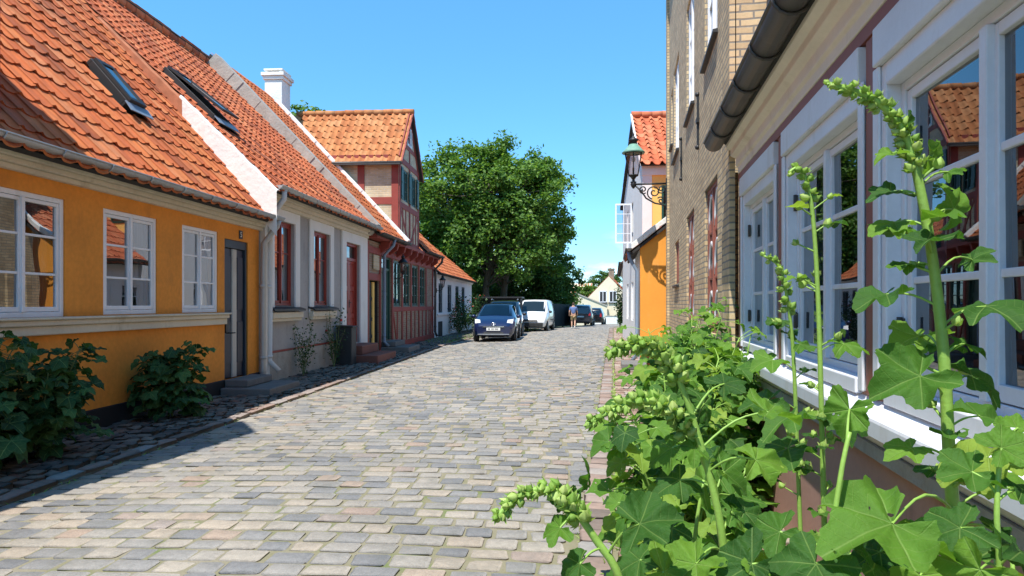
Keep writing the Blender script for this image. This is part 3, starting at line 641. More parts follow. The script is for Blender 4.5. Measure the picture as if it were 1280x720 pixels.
# tall gabled dormer at the near end of the cottage (just beside the frame)
DA, DB, DC = 2.97, 6.69, 5.05
mb = H.mb(); mb.hexa([(.03, DA, 3.08), (.03, DB, 3.08), (.03, DB, DC), (.03, (DA+DB)/2, DC+2.42), (.03, DA, DC)], (-2.9, 0, 0)); dm = mb.build('dormer', M['timber_red'], H.e)
mb = H.mb(); mid = (DA+DB)/2
tiles(mb, (-3.4, DB+.22, DC-.28), (1, 0, 0), (0, -(DB+.22-mid), 2.74), 3.68, 3.44); tiles(mb, (-3.4, DA-.22, DC-.28), (1, 0, 0), (0, mid-DA+.22, 2.74), 3.68, 3.44); mb.build('dormer_roof', [M['tile_old'], M['dark']], dm, recalc=False)
window(H, mid-.5, mid+.5, 3.5, 4.7, .05, m='white_paint')

# ---- grey house
H = House(LR, 12.55, 19.42, 'grey_cottage', 'grey rendered cottage with dark red windows and red door in white surrounds')
holes = [(13.1, 14.14, 1.46, 3.14), (15.2, 16.3, 1.46, 3.14), (17.5, 18.72, .46, 3.10)]
mb = H.mb(); wallgrid(mb, .0, 12.5, 19.42, -.6, 3.42, holes, .2); mb.build('wall', M['grey_render'], H.e)
mb = H.mb(); mb.box(.002, .03, 12.6, 17.05, -.6, .56); mb.build('plinth', M['mortar_grey'], H.e, bevel=.01)
mb = H.mb(); mb.box(.0, .032, 12.6, 17.05, .565, .60); mb.build('plinth_line', M['red_paint'], H.e)
gable_body(H, 9, 3.45, 4.55, 8.25, M['lime_white'], ends=(True, False), o0=.10)
cornice(H, 12.5, 19.42, 3.36, 3.66, out=.26, name='cornice')
mb = H.mb()
for a, b, c, d in holes[:2]:
    mb.box(.002, .045, a-.24, a, 1.30, 3.36); mb.box(.002, .045, b, b+.24, 1.30, 3.36); mb.box(.003, .044, a, b, 3.14, 3.36)
mb.box(.002, .05, 17.16, 17.5, .0, 3.36); mb.box(.002, .05, 18.72, 19.40, .0, 3.36); mb.box(.003, .049, 17.5, 18.72, 3.10, 3.36)
mb.build('surround', M['white_wall'], H.e, bevel=.008)
for h in holes[:2]:
    f = window(H, *h, -.06, rows=3, bars=(.64,), m='red_paint', curtain=.14)
    mb = H.mb(); mb.hexa([(-.06, h[0]-.26, 1.43), (.16, h[0]-.26, 1.36), (.16, h[0]-.26, 1.40), (-.06, h[0]-.26, 1.47)], (0, h[1]-h[0]+.52, 0)); mb.build('slate_sill', M['slate'], f)
    mb = H.mb(); mb.box(.003, .12, h[0]-.24, h[1]+.24, 1.22, 1.34); mb.box(.003, .09, h[0]-.22, h[1]+.22, 1.16, 1.22); mb.build('sill', M['cream'], f, bevel=.012)
panel_door(H, *holes[2], -.05, 'red_door', 2, 'red_paint', transom=.42)
EU = Vector((-1, 0, .965)).normalized(); P0 = (.36, 12.30, 3.60)
HL = [(.52, 1.22, 1.95, 3.35)]
mb = H.mb(); tiles(mb, P0, (0, 1, 0), EU, 6.98, 7.05, holes=HL, wd=.245, cs=.31); mb.build('roof', [M['tile_old'], M['dark']], H.e, recalc=False)
skylight(H, P0, (0, 1, 0), EU, *HL[0], open_=.10)
mb = H.mb(); tiles(mb, (-9.5, 12.42, 3.5), (0, 1, 0), (1, 0, 1.03), 6.9, 7.1, .5, .5); mb.build('rear_roof', [M['tile_old'], M['dark']], H.e, recalc=False)
rf = H.mb(); ridge(rf, (-4.62, 12.3, 8.46), (-4.62, 19.4, 8.46), .13); rf.build('ridge_cap', M['tile_old'], H.e)
# white lime verge between the two roofs and grey mortar strip at the far verge
def verge(t0, t1, n, th, up):
    mb = H.mb(); q = []
    for k in range(n+1):
        o = .40-(t0+(t1-t0)*k/n); q.append((o, 3.02+1.135*(.34-o)-.04, 3.60+.965*(.36-o)+up+rnd.uniform(-.012, .012)))
    y0 = 12.24; vs = []
    for o, a, b in q: vs += [(o, y0, a-.15), (o, y0-.015, b-.04), (o, y0+.03, b), (o, y0+th, b)]
    mb.add(vs, [(4*i+j, 4*i+4+j, 4*i+5+j, 4*i+1+j) for i in range(n) for j in range(3)]); return mb
verge(1.70, 3.3, 8, .08, .0).build('verge_tiles', M['roof_edge'], H.e)
mb = verge(-.05, 1.75, 10, .13, .035); mb.build('verge_wall', M['lime_white'], H.e)
mb = H.mb(); P = Vector((.36, 19.24, 3.66)); Un = Vector((-1, 0, 1.045)).normalized();
for k in range(18):
    a = P+Un*(6.75*k/18); j = rnd.uniform(-.03, .03); q = [a+Vector((0, -.10+j, 0)), a+Vector((0, .26+j, 0)), a+Un*.41+Vector((0, .26+j, 0)), a+Un*.41+Vector((0, -.10+j, 0))]; mb.hexa([p-Vector((.7, 0, .7))*.3 for p in q], Vector((.7, 0, .7))*.39+Vector((0, 0, rnd.uniform(0, .004))))
mb.build('verge_mortar', M['mortar_grey'], H.e)
gutter(H, [(.40, 12.45, 3.66), 19.5], .07, 'zinc')
downpipe(H, [(.40, 12.68, 3.62), (.40, 12.68, 3.45), (.12, 12.72, 3.1), (.10, 12.72, .45), (.28, 12.74, .25)], .052, 'white_pipe')
downpipe(H, [(.36, 12.52, 3.03), (.34, 12.50, 2.92), (.11, 12.46, 2.6), (.09, 12.46, .3), (.10, 12.46, .0)], .055, 'zinc')

# ---- half-timbered house with tower gable
HT0 = 19.42; HT1 = 29.7
H = House(LR, HT0, HT1, 'half_timbered_house', 'red half-timbered house with brick panels, jettied gable tower and ochre tiles')
holes = [(19.75, 20.75, -.6, 2.2), (21.1, 22.3, .35, 3.0)]+[(22.55+1.42*k, 23.62+1.42*k, 1.42, 2.95) for k in range(4)]
mb = H.mb(); wallgrid(mb, 0, HT0, HT1, -.6, 3.35, holes, .18); mb.build('wall', M['brick_dirty'], H.e)
gable_body(H, 9, 3.3, 4.55, 8.1, M['brick_panel'], ends=(True, True))
T = H.mb()
def post(y, z0, z1, w_=.16, d=.035): T.box(.0, d, y-w_/2, y+w_/2, z0, z1)
def rail(y0, y1, z, h=.16, d=.030): T.box(.0, d, y0, y1, z-h/2, z+h/2)
for y in (19.52, 20.85, 22.4, 23.80, 25.22, 26.62, 28.05, 29.5): post(y, .05, 3.3)
rail(HT0, HT1, 3.08, .20, .04); rail(22.4, HT1, 1.32, .15); rail(22.4, HT1, .13, .2, .05); rail(19.52, 20.85, 2.30, .2); rail(20.9, 22.35, 3.1, .18, .045)
for y in (23.1, 24.5, 25.9, 27.3, 28.7, 29.1): post(y, .22, 1.26, .10, .026)
T.bar((.0, 22.55, 1.2), (.0, 23.0, .25), .10, .028); T.bar((.0, 29.4, 1.2), (.0, 28.95, .25), .10, .028)
T.build('timber_frame', M['timber_red'], H.e, bevel=.008)
mb = H.mb(); mb.box(.02, .06, 20.03, 20.62, 2.52, 2.95); mb.build('brick_tablet', M['brick_panel'], H.e)
mb = H.mb(); mb.box(-1.8, -.03, 19.75, 19.79, -.3, 2.2); mb.box(-1.8, -.03, 20.71, 20.75, -.3, 2.2); mb.box(-1.85, -1.8, 19.79, 20.71, -.3, 2.2); mb.build('passage', M['dark'], H.e)
mb = H.mb(); mb.box(-.14, -.09, 19.80, 20.28, .05, 2.15)
for z in (.5, 1.0, 1.6): mb.box(-.09, -.06, 19.82, 20.26, z, z+.1)
mb.build('gate_leaf', M['black_plinth'], H.e)
mb = H.mb(); mb.box(-.2, -.06, 20.29, 20.50, .05, 2.15); mb.build('gate_post', M['yellow'], H.e)
panel_door(H, *holes[1], -.04, 'green_door', 2, 'green_door', transom=.4)
for h in holes[2:]: window(H, *h, -.03, nc=2, rows=4, bars=(.25, .5, .75), m='green_door', glass='glass', curtain=.2, fw=.05)
# jetty joists (brackets)
for k in range(9):
    y = 20.9+k*1.02; mb = H.mb(); mb.hexa([(.03, y-.07, 3.05), (.30, y-.07, 3.22), (.34, y-.07, 3.40), (.03, y-.07, 3.40)], (0, .14, 0)); mb.build('jetty_bracket', M['timber_red'], H.e, bevel=.01)
mb = H.mb(); mb.box(-.1, .30, HT0+.1, HT1, 3.40, 3.52); mb.build('jetty_beam', M['timber_red'], H.e, bevel=.01)
# tower
TA, TB, TF, TZ, TAP = 23.15, 26.35, .05, 6.45, 8.36; mid = (TA+TB)/2
fh = [(23.62, 24.55, 5.1, 6.2), (24.95, 25.88, 5.1, 6.2)]
mb = H.mb(); wallgrid(mb, TF, TA, TB, 3.52, TZ, fh, .15)
mb.add([(TF, TA, TZ), (TF, TB, TZ), (TF, mid, TAP)], [(0, 1, 2)])
for s in (TA, TB): mb.add([(TF, s, 3.3), (TF, s, TZ), (-4.6, s, TZ), (-4.6, s, 3.3)], [(0, 1, 2, 3)])
tw = mb.build('tower', M['brick_panel'], H.e)
T = H.mb(); d = .03
for y in (TA+.09, TB-.09, mid): T.box(TF, TF+d, y-.09, y+.09, 3.52, TZ)
for z in (3.62, 4.9, 6.45): T.box(TF, TF+d-.004, TA, TB, z-.10, z+.10)
T.bar((TF, TA+.2, 4.8), (TF, mid-.2, 3.7), .12, d-.008); T.bar((TF, TB-.2, 4.8), (TF, mid+.2, 3.7), .12, d-.008)
for y in (TA+.55, TA+1.0, TB-.55, TB-1.0): T.box(TF, TF+d-.010, y-.05, y+.05, 3.7, 4.82)
T.bar((TF, TA+.02, TZ), (TF, mid, TAP-.03), .2, d+.01); T.bar((TF, TB-.02, TZ), (TF, mid, TAP-.03), .2, d+.01); T.box(TF, TF+d-.006, mid-.07, mid+.07, TZ+.1, TAP-.2); T.box(TF, TF+d-.008, TA+.4, TB-.4, 7.0, 7.14)
# side timbers facing the viewer
for x in (TF-.13, -1.25, -2.9): T.hexa([(x-.12, TA, 3.3), (x+.12, TA, 3.3), (x+.12, TA, TZ), (x-.12, TA, TZ)], (0, -.03, 0))
for z in (5.0, 6.44): T.hexa([(-4.4, TA, z-.12), (TF-.25, TA, z-.12), (TF-.25, TA, z+.12), (-4.4, TA, z+.12)], (0, -.026, 0))
T.build('tower_timber', M['timber_red'], tw, bevel=.006)
for h in fh:
    f = window(H, *h, TF-.02, nc=2, rows=3, m='green_door', fw=.05)
    for y0, y1 in ((h[0]-.28, h[0]-.01), (h[1]+.01, h[1]+.28)):
        sh = H.mb(); sh.box(TF+.035, TF+.06, y0, y1, h[2], h[3])
        for z in (h[2]+.08, (h[2]+h[3])/2, h[3]-.12): sh.box(TF+.06, TF+.07, y0+.02, y1-.02, z, z+.05)
        sh.build('shutter', M['green_door'], f)
window(H, mid-.38, mid+.38, 7.16, 7.85, TF+.03, nc=2, rows=2, m='white_paint', glass='glass_dark', fw=.04)
mb = H.mb(); ov = .20; hw = mid-TA+ov; rise = (TAP-TZ)*hw/(mid-TA)
zb = TAP-rise+.06
tiles(mb, (-4.12, TA-ov, zb), (1, 0, 0), (0, hw, rise), 4.32, math.hypot(hw, rise), wd=.26, cs=.36, amp=.045); tiles(mb, (-4.12, TB+ov, zb), (1, 0, 0), (0, -hw, rise), 4.32, math.hypot(hw, rise), wd=.26, cs=.36)
trf = mb.build('tower_roof', [M['tile_yellow'], M['dark']], H.e, recalc=False)
rf = H.mb(); ridge(rf, (-4.1, mid, TAP+.08), (.2, mid, TAP+.08), .11); rf.build('ridge_cap', M['tile_yellow'], trf)
mb = H.mb(); mb.hexa([(.16, TA-ov, zb-.08), (.16, mid, TAP-.02), (.16, mid, TAP+.08), (.16, TA-ov, zb+.05)], (.05, 0, 0)); mb.hexa([(.16, TB+ov, zb-.08), (.16, mid, TAP-.02), (.16, mid, TAP+.08), (.16, TB+ov, zb+.05)], (.05, 0, 0)); mb.build('bargeboard', M['timber_red'], trf)
mb = H.mb(); mb.box(-4.1, .16, TA-.30, TA-.20, zb-.10, zb-.02); mb.tube([(-4.1, TA-ov-.06, zb-.03), (.2, TA-ov-.06, zb-.03)], .05, 8); mb.build('tower_gutter', M['zinc_dark'], trf)
EU = Vector((-1, 0, 1.06)).normalized()
mb = H.mb(); tiles(mb, (.38, HT0-.05, 3.52), (0, 1, 0), EU, TA-HT0+.02, 7.15, wd=.245, cs=.31); mb.build('roof', [M['tile'], M['dark']], H.e, recalc=False); mb = H.mb(); tiles(mb, (.38, TB, 3.52), (0, 1, 0), EU, HT1-TB, 7.15, wd=.245, cs=.33); mb.build('roof', [M['tile'], M['dark']], H.e, recalc=False)
mb = H.mb(); tiles(mb, (-9.5, HT0, 3.5), (0, 1, 0), (1, 0, 1.05), HT1-HT0, 7.1, .5, .5); mb.build('rear_roof', [M['tile_old'], M['dark']], H.e, recalc=False)
mb = H.mb(); P = Vector((.38, TA-.17, 3.55))
for k in range(20):
    a = P+EU*(6.6*k/20); j = rnd.uniform(-.012, .012); mb.hexa([a+Vector((0, -.07+j, 0)), a+Vector((0, .15+j, 0)), a+EU*.34+Vector((0, .15+j, 0)), a+EU*.34+Vector((0, -.07+j, 0))], Vector((.7, 0, .7))*.12)
mb.build('verge_flashing', M['lime_white'], H.e, bevel=.02)
gutter(H, [(.44, HT0+.05, 3.53), TA+.02], .07, 'zinc_dark'); gutter(H, [(.44, TB+.1, 3.53), HT1], .07, 'zinc_dark')
downpipe(H, [(.44, 21.0, 3.5), (.40, 21.0, 3.3), (.12, 20.98, 3.0), (.11, 20.98, .35), (.25, 20.98, .2)], .05, 'blue_zinc')
downpipe(H, [(.44, 29.5, 3.5), (.42, 29.5, 3.3), (.12, 29.55, 3.0), (.11, 29.55, .3), (.2, 29.55, .1)], .05, 'zinc_dark')
# chimney on the ridge
cy = 24.35
def chimney(H, o, s, z0, z1, w_, d, m, parent=None):
    mb = H.mb(); mb.box(o-d/2, o+d/2, s-w_/2, s+w_/2, z0, z1-.38); mb.box(o-d/2-.05, o+d/2+.05, s-w_/2-.05, s+w_/2+.05, z1-.38, z1-.26); mb.box(o-d/2-.10, o+d/2+.10, s-w_/2-.10, s+w_/2+.10, z1-.26, z1-.14)
    mb.box(o-d/2-.03, o+d/2+.03, s-w_/2-.03, s+w_/2+.03, z1-.06, z1)
    for a in (-1, 1):
        for b in (-1, 1): mb.box(o+a*(d/2-.05)-.05, o+a*(d/2-.05)+.05, s+b*(w_/2-.05)-.05, s+b*(w_/2-.05)+.05, z1-.14, z1-.06)
    return mb.build('chimney', m, parent or H.e, bevel=.012)
chimney(H, -4.50, 23.95, 7.6, 9.72, .74, .62, M['lime_white'])

# ---- white cottage
H = House(LR, 29.75, 42.6, 'white_cottage', 'low white cottage with four narrow windows beyond the half-timbered house')
holes = [(31.0, 32.05, 1.1, 2.45), (33.5, 34.7, 1.1, 2.45), (36.0, 37.2, 1.1, 2.45), (38.3, 39.5, 1.1, 2.45)]
mb = H.mb(); wallgrid(mb, 0, 29.75, 42.6, -.7, 2.8, holes); mb.build('wall', M['white_wall'], H.e)
gable_body(H, 6, 2.8, 3.6, 5.7, M['white_wall'], ends=(True, True)); cornice(H, 29.75, 42.6, 2.7, 2.9, 'white_wall', .14, 3)
for h in holes: window(H, *h, -.03, rows=3, m='blue_frame', glass='glass')
mb = H.mb(); mb.box(.0, .06, 30.6, 40.2, .98, 1.06); mb.build('sill_band', M['white_wall'], H.e)
mb = H.mb(); mb.box(.0, .02, 30.9, 31.9, -.2, .7); mb.build('cellar_hatch', M['dark'], H.e)
EU = Vector((-1, 0, .84)).normalized()
mb = H.mb(); tiles(mb, (.25, 29.8, 2.86), (0, 1, 0), EU, 12.9, 4.9, wd=.27, cs=.36); tiles(mb, (-7.4, 29.8, 2.86), (0, 1, 0), (1, 0, .84), 12.9, 4.9, .5, .5); mb.build('roof', [M['tile'], M['dark']], H.e, recalc=False)
gutter(H, [(.30, 29.8, 2.86), 42.7], .06, 'zinc_dark')
rf = H.mb(); ridge(rf, (-3.6, 29.8, 6.1), (-3.6, 42.6, 6.1), .13); rf.build('ridge_cap', M['tile'], H.e)
mb = H.mb(); mb.hexa([(-1.55, 30.6, 4.32), (-2.3, 30.6, 4.95), (-2.3, 31.3, 4.95), (-1.55, 31.3, 4.32)], (.05, 0, .06)); mb.build('roof_hatch', M['iron'], H.e)

# ---- steps, bin, wall lamps on the left side
def steps(o, s, wd, levels, m, name, label):
    e = thing(name, label, 'steps', LR.pt(0, s), -AL)
    for (o1, z0, z1, w_) in levels:
        mb = MB(); mb.box(.03, o1, -w_/2, w_/2, z0, z1); mb.build('step', m, e, bevel=.015)
steps(0, 11.64, 1, [(.42, .145, .26, .95), (.86, -.02, .14, 1.25)], M['step_stone'], 'door_steps', 'two worn grey stone steps below the navy door')
steps(0, 18.1, 1, [(.5, .215, .44, 1.5), (.95, -.02, .21, 1.9)], M['red_step'], 'door_steps', 'two red-brown steps below the red door')
steps(0, 21.7, 1, [(.45, .185, .34, 1.3), (.9, -.02, .18, 1.6)], M['step_stone'], 'door_steps', 'grey steps below the green half-timbered doorway')
e = thing('waste_bin', 'tall narrow black bin against the grey wall beside the red door', 'bin', LR.pt(.28, 16.75), -AL)
mb = MB(); mb.hexa([(-.19, -.2, 0.02), (.19, -.2, 0.02), (.19, .2, 0.02), (-.19, .2, 0.02)], (0, 0, .92)); mb.build('bin_body', M['car_plastic'], e, bevel=.02)
mb = MB(); mb.hexa([(-.21, -.22, .945), (.22, -.22, .925), (.22, .22, .925), (-.21, .22, .945)], (0, 0, .04)); mb.build('lid', M['iron'], e, bevel=.01)
def wall_lamp(s, z, label, k=1.0, m='iron'):
    e = thing('wall_lamp', label, 'lamp', LR.pt(.035, s, z), -AL)
    mb = MB(); mb.tube([(0, 0, 0), (.16*k, 0, -.02*k), (.26*k, 0, .06*k), (.27*k, 0, .14*k)], .014*k, 6); mb.box(0, .02, -.04, .04, -.1, .1); mb.build('bracket', M[m], e)
    lantern(e, (.27*k, 0, .14*k), .8*k)
def lantern(e, p, k=1.0, top='iron'):
    """six-sided street lantern standing on point p"""
    x, y, z = p; r0, r1, h = .085*k, .155*k, .40*k
    fr = MB(); n = 6; A = [(math.cos(R(60*i+30)), math.sin(R(60*i+30))) for i in range(n)]
    for a in A: fr.tube([(x+a[0]*r0, y+a[1]*r0, z+.03*k), (x+a[0]*r1, y+a[1]*r1, z+h)], .009*k, 5)
    for rr, zz in ((r0, z+.03*k), (r1, z+h)):
        fr.tube([(x+a[0]*rr, y+a[1]*rr, zz) for a in A+A[:1]], .011*k, 5)
    fr.lathe([(.02*k, -.04*k), (.05*k, 0), (r0*.98, .03*k)], (x, y, z), 12)
    fr.tube([(x, y, z+.03*k), (x, y, z+.16*k)], .016*k, 6)
    f = fr.build('lantern_frame', M['iron'], e)
    gl = MB(); q0 = [(x+a[0]*r0*.97, y+a[1]*r0*.97, z+.035*k) for a in A]; q1 = [(x+a[0]*r1*.97, y+a[1]*r1*.97, z+h-.01*k) for a in A]
    gl.add(q0+q1, [(i, (i+1) % 6, 6+(i+1) % 6, 6+i) for i in range(6)]); gl.build('pane', M['lamp_glass'], f)
    cp = MB(); cp.lathe([(r1*1.22, h), (r1*1.25, h+.015*k), (r1*.95, h+.06*k), (r1*.55, h+.13*k), (r1*.42, h+.15*k)], (x, y, z), 24); cp.build('cap', M[top], f)
    fi = MB(); fi.lathe([(r1*.42, h+.15*k), (r1*.40, h+.20*k), (r1*.52, h+.215*k), (r1*.42, h+.24*k), (r1*.18, h+.27*k), (r1*.10, h+.30*k), (r1*.14, h+.32*k), (.004, h+.345*k)], (x, y, z), 14); fi.build('finial', M['iron'], f)
    bu = MB(); bu.ball((x, y, z+.30*k), .035*k, .035*k, .05*k); bu.build('bulb', M['plate'], f)
wall_lamp(22.55, 2.35, 'black iron wall lamp beside the green half-timbered door', 1.1)
wall_lamp(30.3, 2.1, 'small black lantern on the near end of the low white cottage', 1.0)

#RIGHTROW
RR = Row(1.02, AR, -1)
H = House(RR, -3.2, 6.24, 'pink_brown_house', 'pinkish brown low house with white casement windows close on the right')
WIN = [(4.66, 6.06), (2.94, 4.42), (1.32, 2.76), (-.36, 1.10), (-2.1, -.6)]
ZS, ZT = 1.16, 2.44
holes = [(a, b, ZS, ZT) for a, b in WIN]
mb = H.mb(); wallgrid(mb, 0, -3.2, 6.24, -.6, 2.68, holes, .22); mb.build('wall', M['brown_render'], H.e)
gable_body(H, 7, 2.9, 3.6, 7.0, M['brown_render'], ends=(True, True))
H.mb().box(.0, .03, -3.2, 6.22, 2.60, 2.66).build('timber_beam', M['brown_wood'], H.e)
for a, b in WIN:
    pass
for y in (6.17, 4.54, 2.85, 1.21, -.48): H.mb().box(.0, .022, y-.055, y+.055, ZS-.04, 2.60).build('timber_post', M['brown_wood'], H.e, bevel=.006)
mb = H.mb(); mb.hexa([(-.02, -3.2, 1.12), (.085, -3.2, 1.06), (.085, -3.2, .99), (.03, -3.2, .94), (-.02, -3.2, .94)], (0, 9.42, 0)); mb.build('sill_band', M['lilac_white'], H.e, bevel=.012)
mb = H.mb(); mb.box(.0, .045, -3.2, 6.2, .885, .938); mb.build('sill_shelf', M['mortar_grey'], H.e)
for i, (a, b) in enumerate(WIN):
    bx = H.mb(); t = .075            # deep white box frame
    for q in ((a, a+t, ZS-.03, ZT), (b-t, b, ZS-.03, ZT), (a+t, b-t, ZT-.09, ZT)): bx.box(-.2, .020, *q)
    bx.box(-.2, .045, a, b, ZT, 2.595); bx.box(-.2, .03, a+t, b-t, ZS-.05, ZS+.02)
    bx.box(.020, .034, a-.03, a+.035, ZS-.03, ZT); bx.box(.020, .034, b-.035, b+.03, ZS-.03, ZT)
    bx.build('window_case', M['lilac_white'], H.e, bevel=.007)
    window(H, a+t, b-t, ZS+.02, ZT-.09, -.035, nc=2, rows=3, bars=(.34, .67), m='lilac_white', fw=.035, hinges=True, glass='glass_dark', dp=.06, curtain=.12 if i == 0 else 0)
mb = H.mb(); prof = [(.0, 2.665), (.035, 2.665), (.035, 2.72), (.055, 2.735), (.055, 2.80), (.10, 2.825), (.10, 2.875), (.14, 2.90), (.14, 2.95), (-.05, 2.95)]
mb.hexa([(o, -3.2, z) for o, z in prof], (0, 9.40, 0)); mb.build('cornice', M['cornice_pale'], H.e, bevel=.006)
EU = Vector((-1, 0, 1.1)).normalized()
mb = H.mb(); tiles(mb, (.20, -3.2, 2.98), (0, 1, 0), EU, 9.4, 5.9); tiles(mb, (-7.6, -3.2, 2.98), (0, 1, 0), (1, 0, 1.1), 9.4, 5.9, .5, .5); mb.build('roof', [M['tile'], M['dark']], H.e, recalc=False)
gutter(H, [(.225, -3.2, 2.99), 6.36], .085, 'zinc_dark', .62)

# ---- yellow brick house
B0, B1 = 6.26, 16.75; BO = .05
H = House(RR, B0, B1, 'yellow_brick_house', 'tall yellow brick townhouse with arched-pane windows and the lamp bracket')
GW = [(7.5, 8.75), (10.15, 11.45), (13.2, 14.6)]
holes = [(a, b, 1.16, 2.92) for a, b in GW[:2]]+[(13.2, 14.3, 1.9, 2.75)]+[(a, b, 4.5, 6.35) for a, b in GW]+[(15.0, 15.6, 5.0, 6.2)]
mb = H.mb(); wallgrid(mb, BO, B0, B1, -.6, 9.3, holes, .22); mb.build('wall', M['brick_yellow'], H.e)
mb = H.mb(); mb.box(-8, BO-.01, B0, B0+.3, 2.9, 9.3); mb.box(-8, BO-.01, B1-.3, B1, -.6, 9.3); mb.box(-8, -7.8, B0+.3, B1-.3, -.6, 9.3); mb.build('end_wall', M['brick_yellow'], H.e)
for y0 in (B0, B1-.5): H.mb().box(BO, BO+.05, y0, y0+.5, -.6, 9.2).build('corner_strip', M['brick_yellow'], H.e)
mb = H.mb(); mb.box(-.2, BO+.22, B0-.02, B1+.1, 9.3, 9.55); mb.box(-.2, BO+.14, B0-.01, B1+.06, 9.1, 9.3); mb.build('cornice', M['cream'], H.e, bevel=.02)
for i, h in enumerate(holes):
    f = window(H, *h, BO-.035, nc=2 if h[1]-h[0] > .8 else 1, rows=3, bars=(.36, .70), m='brown_wood' if i < 3 else 'white_paint', fw=.06, glass='glass', curtain=.2 if i < 3 else 0)
    mb = H.mb(); mb.hexa([(BO-.1, h[0]-.05, h[2]), (BO+.055, h[0]-.05, h[2]-.03), (BO+.055, h[0]-.05, h[2]-.07), (BO-.1, h[0]-.05, h[2]-.08)], (0, h[1]-h[0]+.1, 0)); mb.build('sill', M['slate'], f, bevel=.006)
    if i < 2:
        mb = H.mb()                                   # curved inner tracery like the photo's arched panes
        for c in range(2):
            a0 = h[0]+.10+c*(h[1]-h[0]-.12)/2; wd = (h[1]-h[0]-.22)/2
            for z in (1.25, 1.85, 2.42):
                mb.tube([(BO-.05, a0+wd*(.5-.48*math.cos(math.pi*k/10)), z+.40*math.sin(math.pi*k/10)) for k in range(11)], .016, 5)
        mb.build('arched_bar', M['white_paint'], f)
for s, z in ((9.45, 4.0), (12.4, 4.1), (9.45, 7.2)):
    mb = H.mb(); mb.box(BO, BO+.03, s-.02, s+.02, z-.35, z+.35); mb.box(BO, BO+.04, s-.06, s+.06, z-.03, z+.03); mb.ball((BO+.02, s, z+.36), .035); mb.ball((BO+.02, s, z-.36), .035); mb.build('wall_anchor', M['iron'], H.e)
mb = H.mb(); mb.box(.052, .085, 10.5, 11.1, .55, .95); mb.build('cellar_grate', M['dark'], H.e)
downpipe(H, [(-.25, B0-.12, 9.3), (-.25, B0-.12, 8.9), (-.25, B0-.12, 3.6), (-.25, B0-.12, 3.55)], .05, 'zinc_dark')

# street lantern on its scroll bracket
lp = RR.pt(BO+.05, 16.35, 4.35)
e = thing('street_lantern', 'old street lantern with verdigris cap on a scrolled iron bracket at the brick corner', 'street lamp', lp, -AR)
mb = MB(-1); reach = .78
mb.tube([(0, 0, 0), (reach, 0, 0)], .022, 6); mb.box(0, .025, -.04, .04, -.62, .12)
def spiral(cx, cz, r0, turns, a0, r=.017, sgn=1):
    mb.tube([(cx+r0*(1-t/30*.85)*math.cos(a0+sgn*turns*2*math.pi*t/30), 0, cz+r0*(1-t/30*.85)*math.sin(a0+sgn*turns*2*math.pi*t/30)) for t in range(31)], r, 5)
mb.tube([(.0, 0, -.58), (.10, 0, -.50), (.28, 0, -.46), (.48, 0, -.34), (.60, 0, -.16), (.74, 0, -.03)], .020, 6)
spiral(.30, -.20, .17, 1.6, -1.3); spiral(.55, -.13, .10, 1.5, -2.2); spiral(.13, -.13, .10, 1.5, -.5, sgn=-1); spiral(.14, -.40, .09, 1.4, .6)
for k in range(6): a = k*math.pi/3; mb.ball((reach+.05*math.cos(a), .05*math.sin(a), .05), .022)
mb.lathe([(.02, -.10), (.05, -.05), (.07, 0), (.04, .06), (.03, .12), (.05, .15)], (reach, 0, 0), 12)
mb.build('bracket', M['iron'], e)
lantern(e, (-reach, 0, .17), 1.42, 'copper_green')

# ---- low orange house with its gable towards the viewer
ang = math.atan(.148)
OR = Row(.68, ang, -1)       # o=0 on its street face
O0 = 17.3
H = House(OR, O0, 21.2, 'orange_gable_house', 'low house with bright orange end gable and white street front, beyond the brick house')
W_, zE, zR = 3.4, 2.95, 5.6
mb = H.mb(); wallgrid(mb, 0, O0+.3, 21.2, -.6, 2.95, [(18.2, 19.0, .2, 2.2), (19.6, 20.6, 1.0, 2.2)], .16); mb.build('wall', M['white_wall'], H.e)
mb = H.mb(); mb.hexa([(.0, O0, -.6), (.0, O0, zE), (-W_, O0, zR), (-2*W_, O0, zE), (-2*W_, O0, -.6)], (0, .28, 0)); mb.build('gable_wall', M['orange_light'], H.e)
mb = H.mb(); mb.hexa([(-2*W_, 21.2, -.6), (0, 21.2, -.6), (0, 21.2, zE), (-W_, 21.2, zR), (-2*W_, 21.2, zE)], (0, -.2, 0)); mb.build('end_wall', M['white_wall'], H.e)
EU = Vector((-W_, 0, zR-zE)).normalized(); sl = math.hypot(W_, zR-zE)
mb = H.mb(); tiles(mb, (.26, O0-.08, zE-.14), (0, 1, 0), EU, 4.0, sl+.3); tiles(mb, (-2*W_-.26, O0-.08, zE-.14), (0, 1, 0), (W_, 0, zR-zE), 4.0, sl+.3); mb.build('roof', [M['tile_red'], M['dark']], H.e, recalc=False)
mb = H.mb()
for k in range(12):
    a = Vector((.22, O0-.07, zE-.10))+EU*(sl+.2)*k/12; mb.hexa([a, a+EU*(sl+.2)/12, a+EU*(sl+.2)/12+Vector((0, .22, 0)), a+Vector((0, .22, 0))], (0, 0, .17+rnd.uniform(-.01, .01)))
mb.build('verge_coping', M['lime_white'], H.e, bevel=.012)
gutter(H, [(.28, O0-.15, zE-.06), 21.2], .075, 'zinc_dark')
mb = H.mb(); mb.tube([(.28, O0+.05, zE-.12), (.26, O0+.05, zE-.3), (.07, O0+.06, zE-.62), (.06, O0+.06, .25), (.2, O0+.0, .08)], .05, 10); mb.build('downpipe', M['blue_zinc'], H.e)
panel_door(H, 18.2, 19.0, .2, 2.2, -.03, 'white_paint', 1, 'white_paint'); window(H, 19.6, 20.6, 1.0, 2.2, -.03)
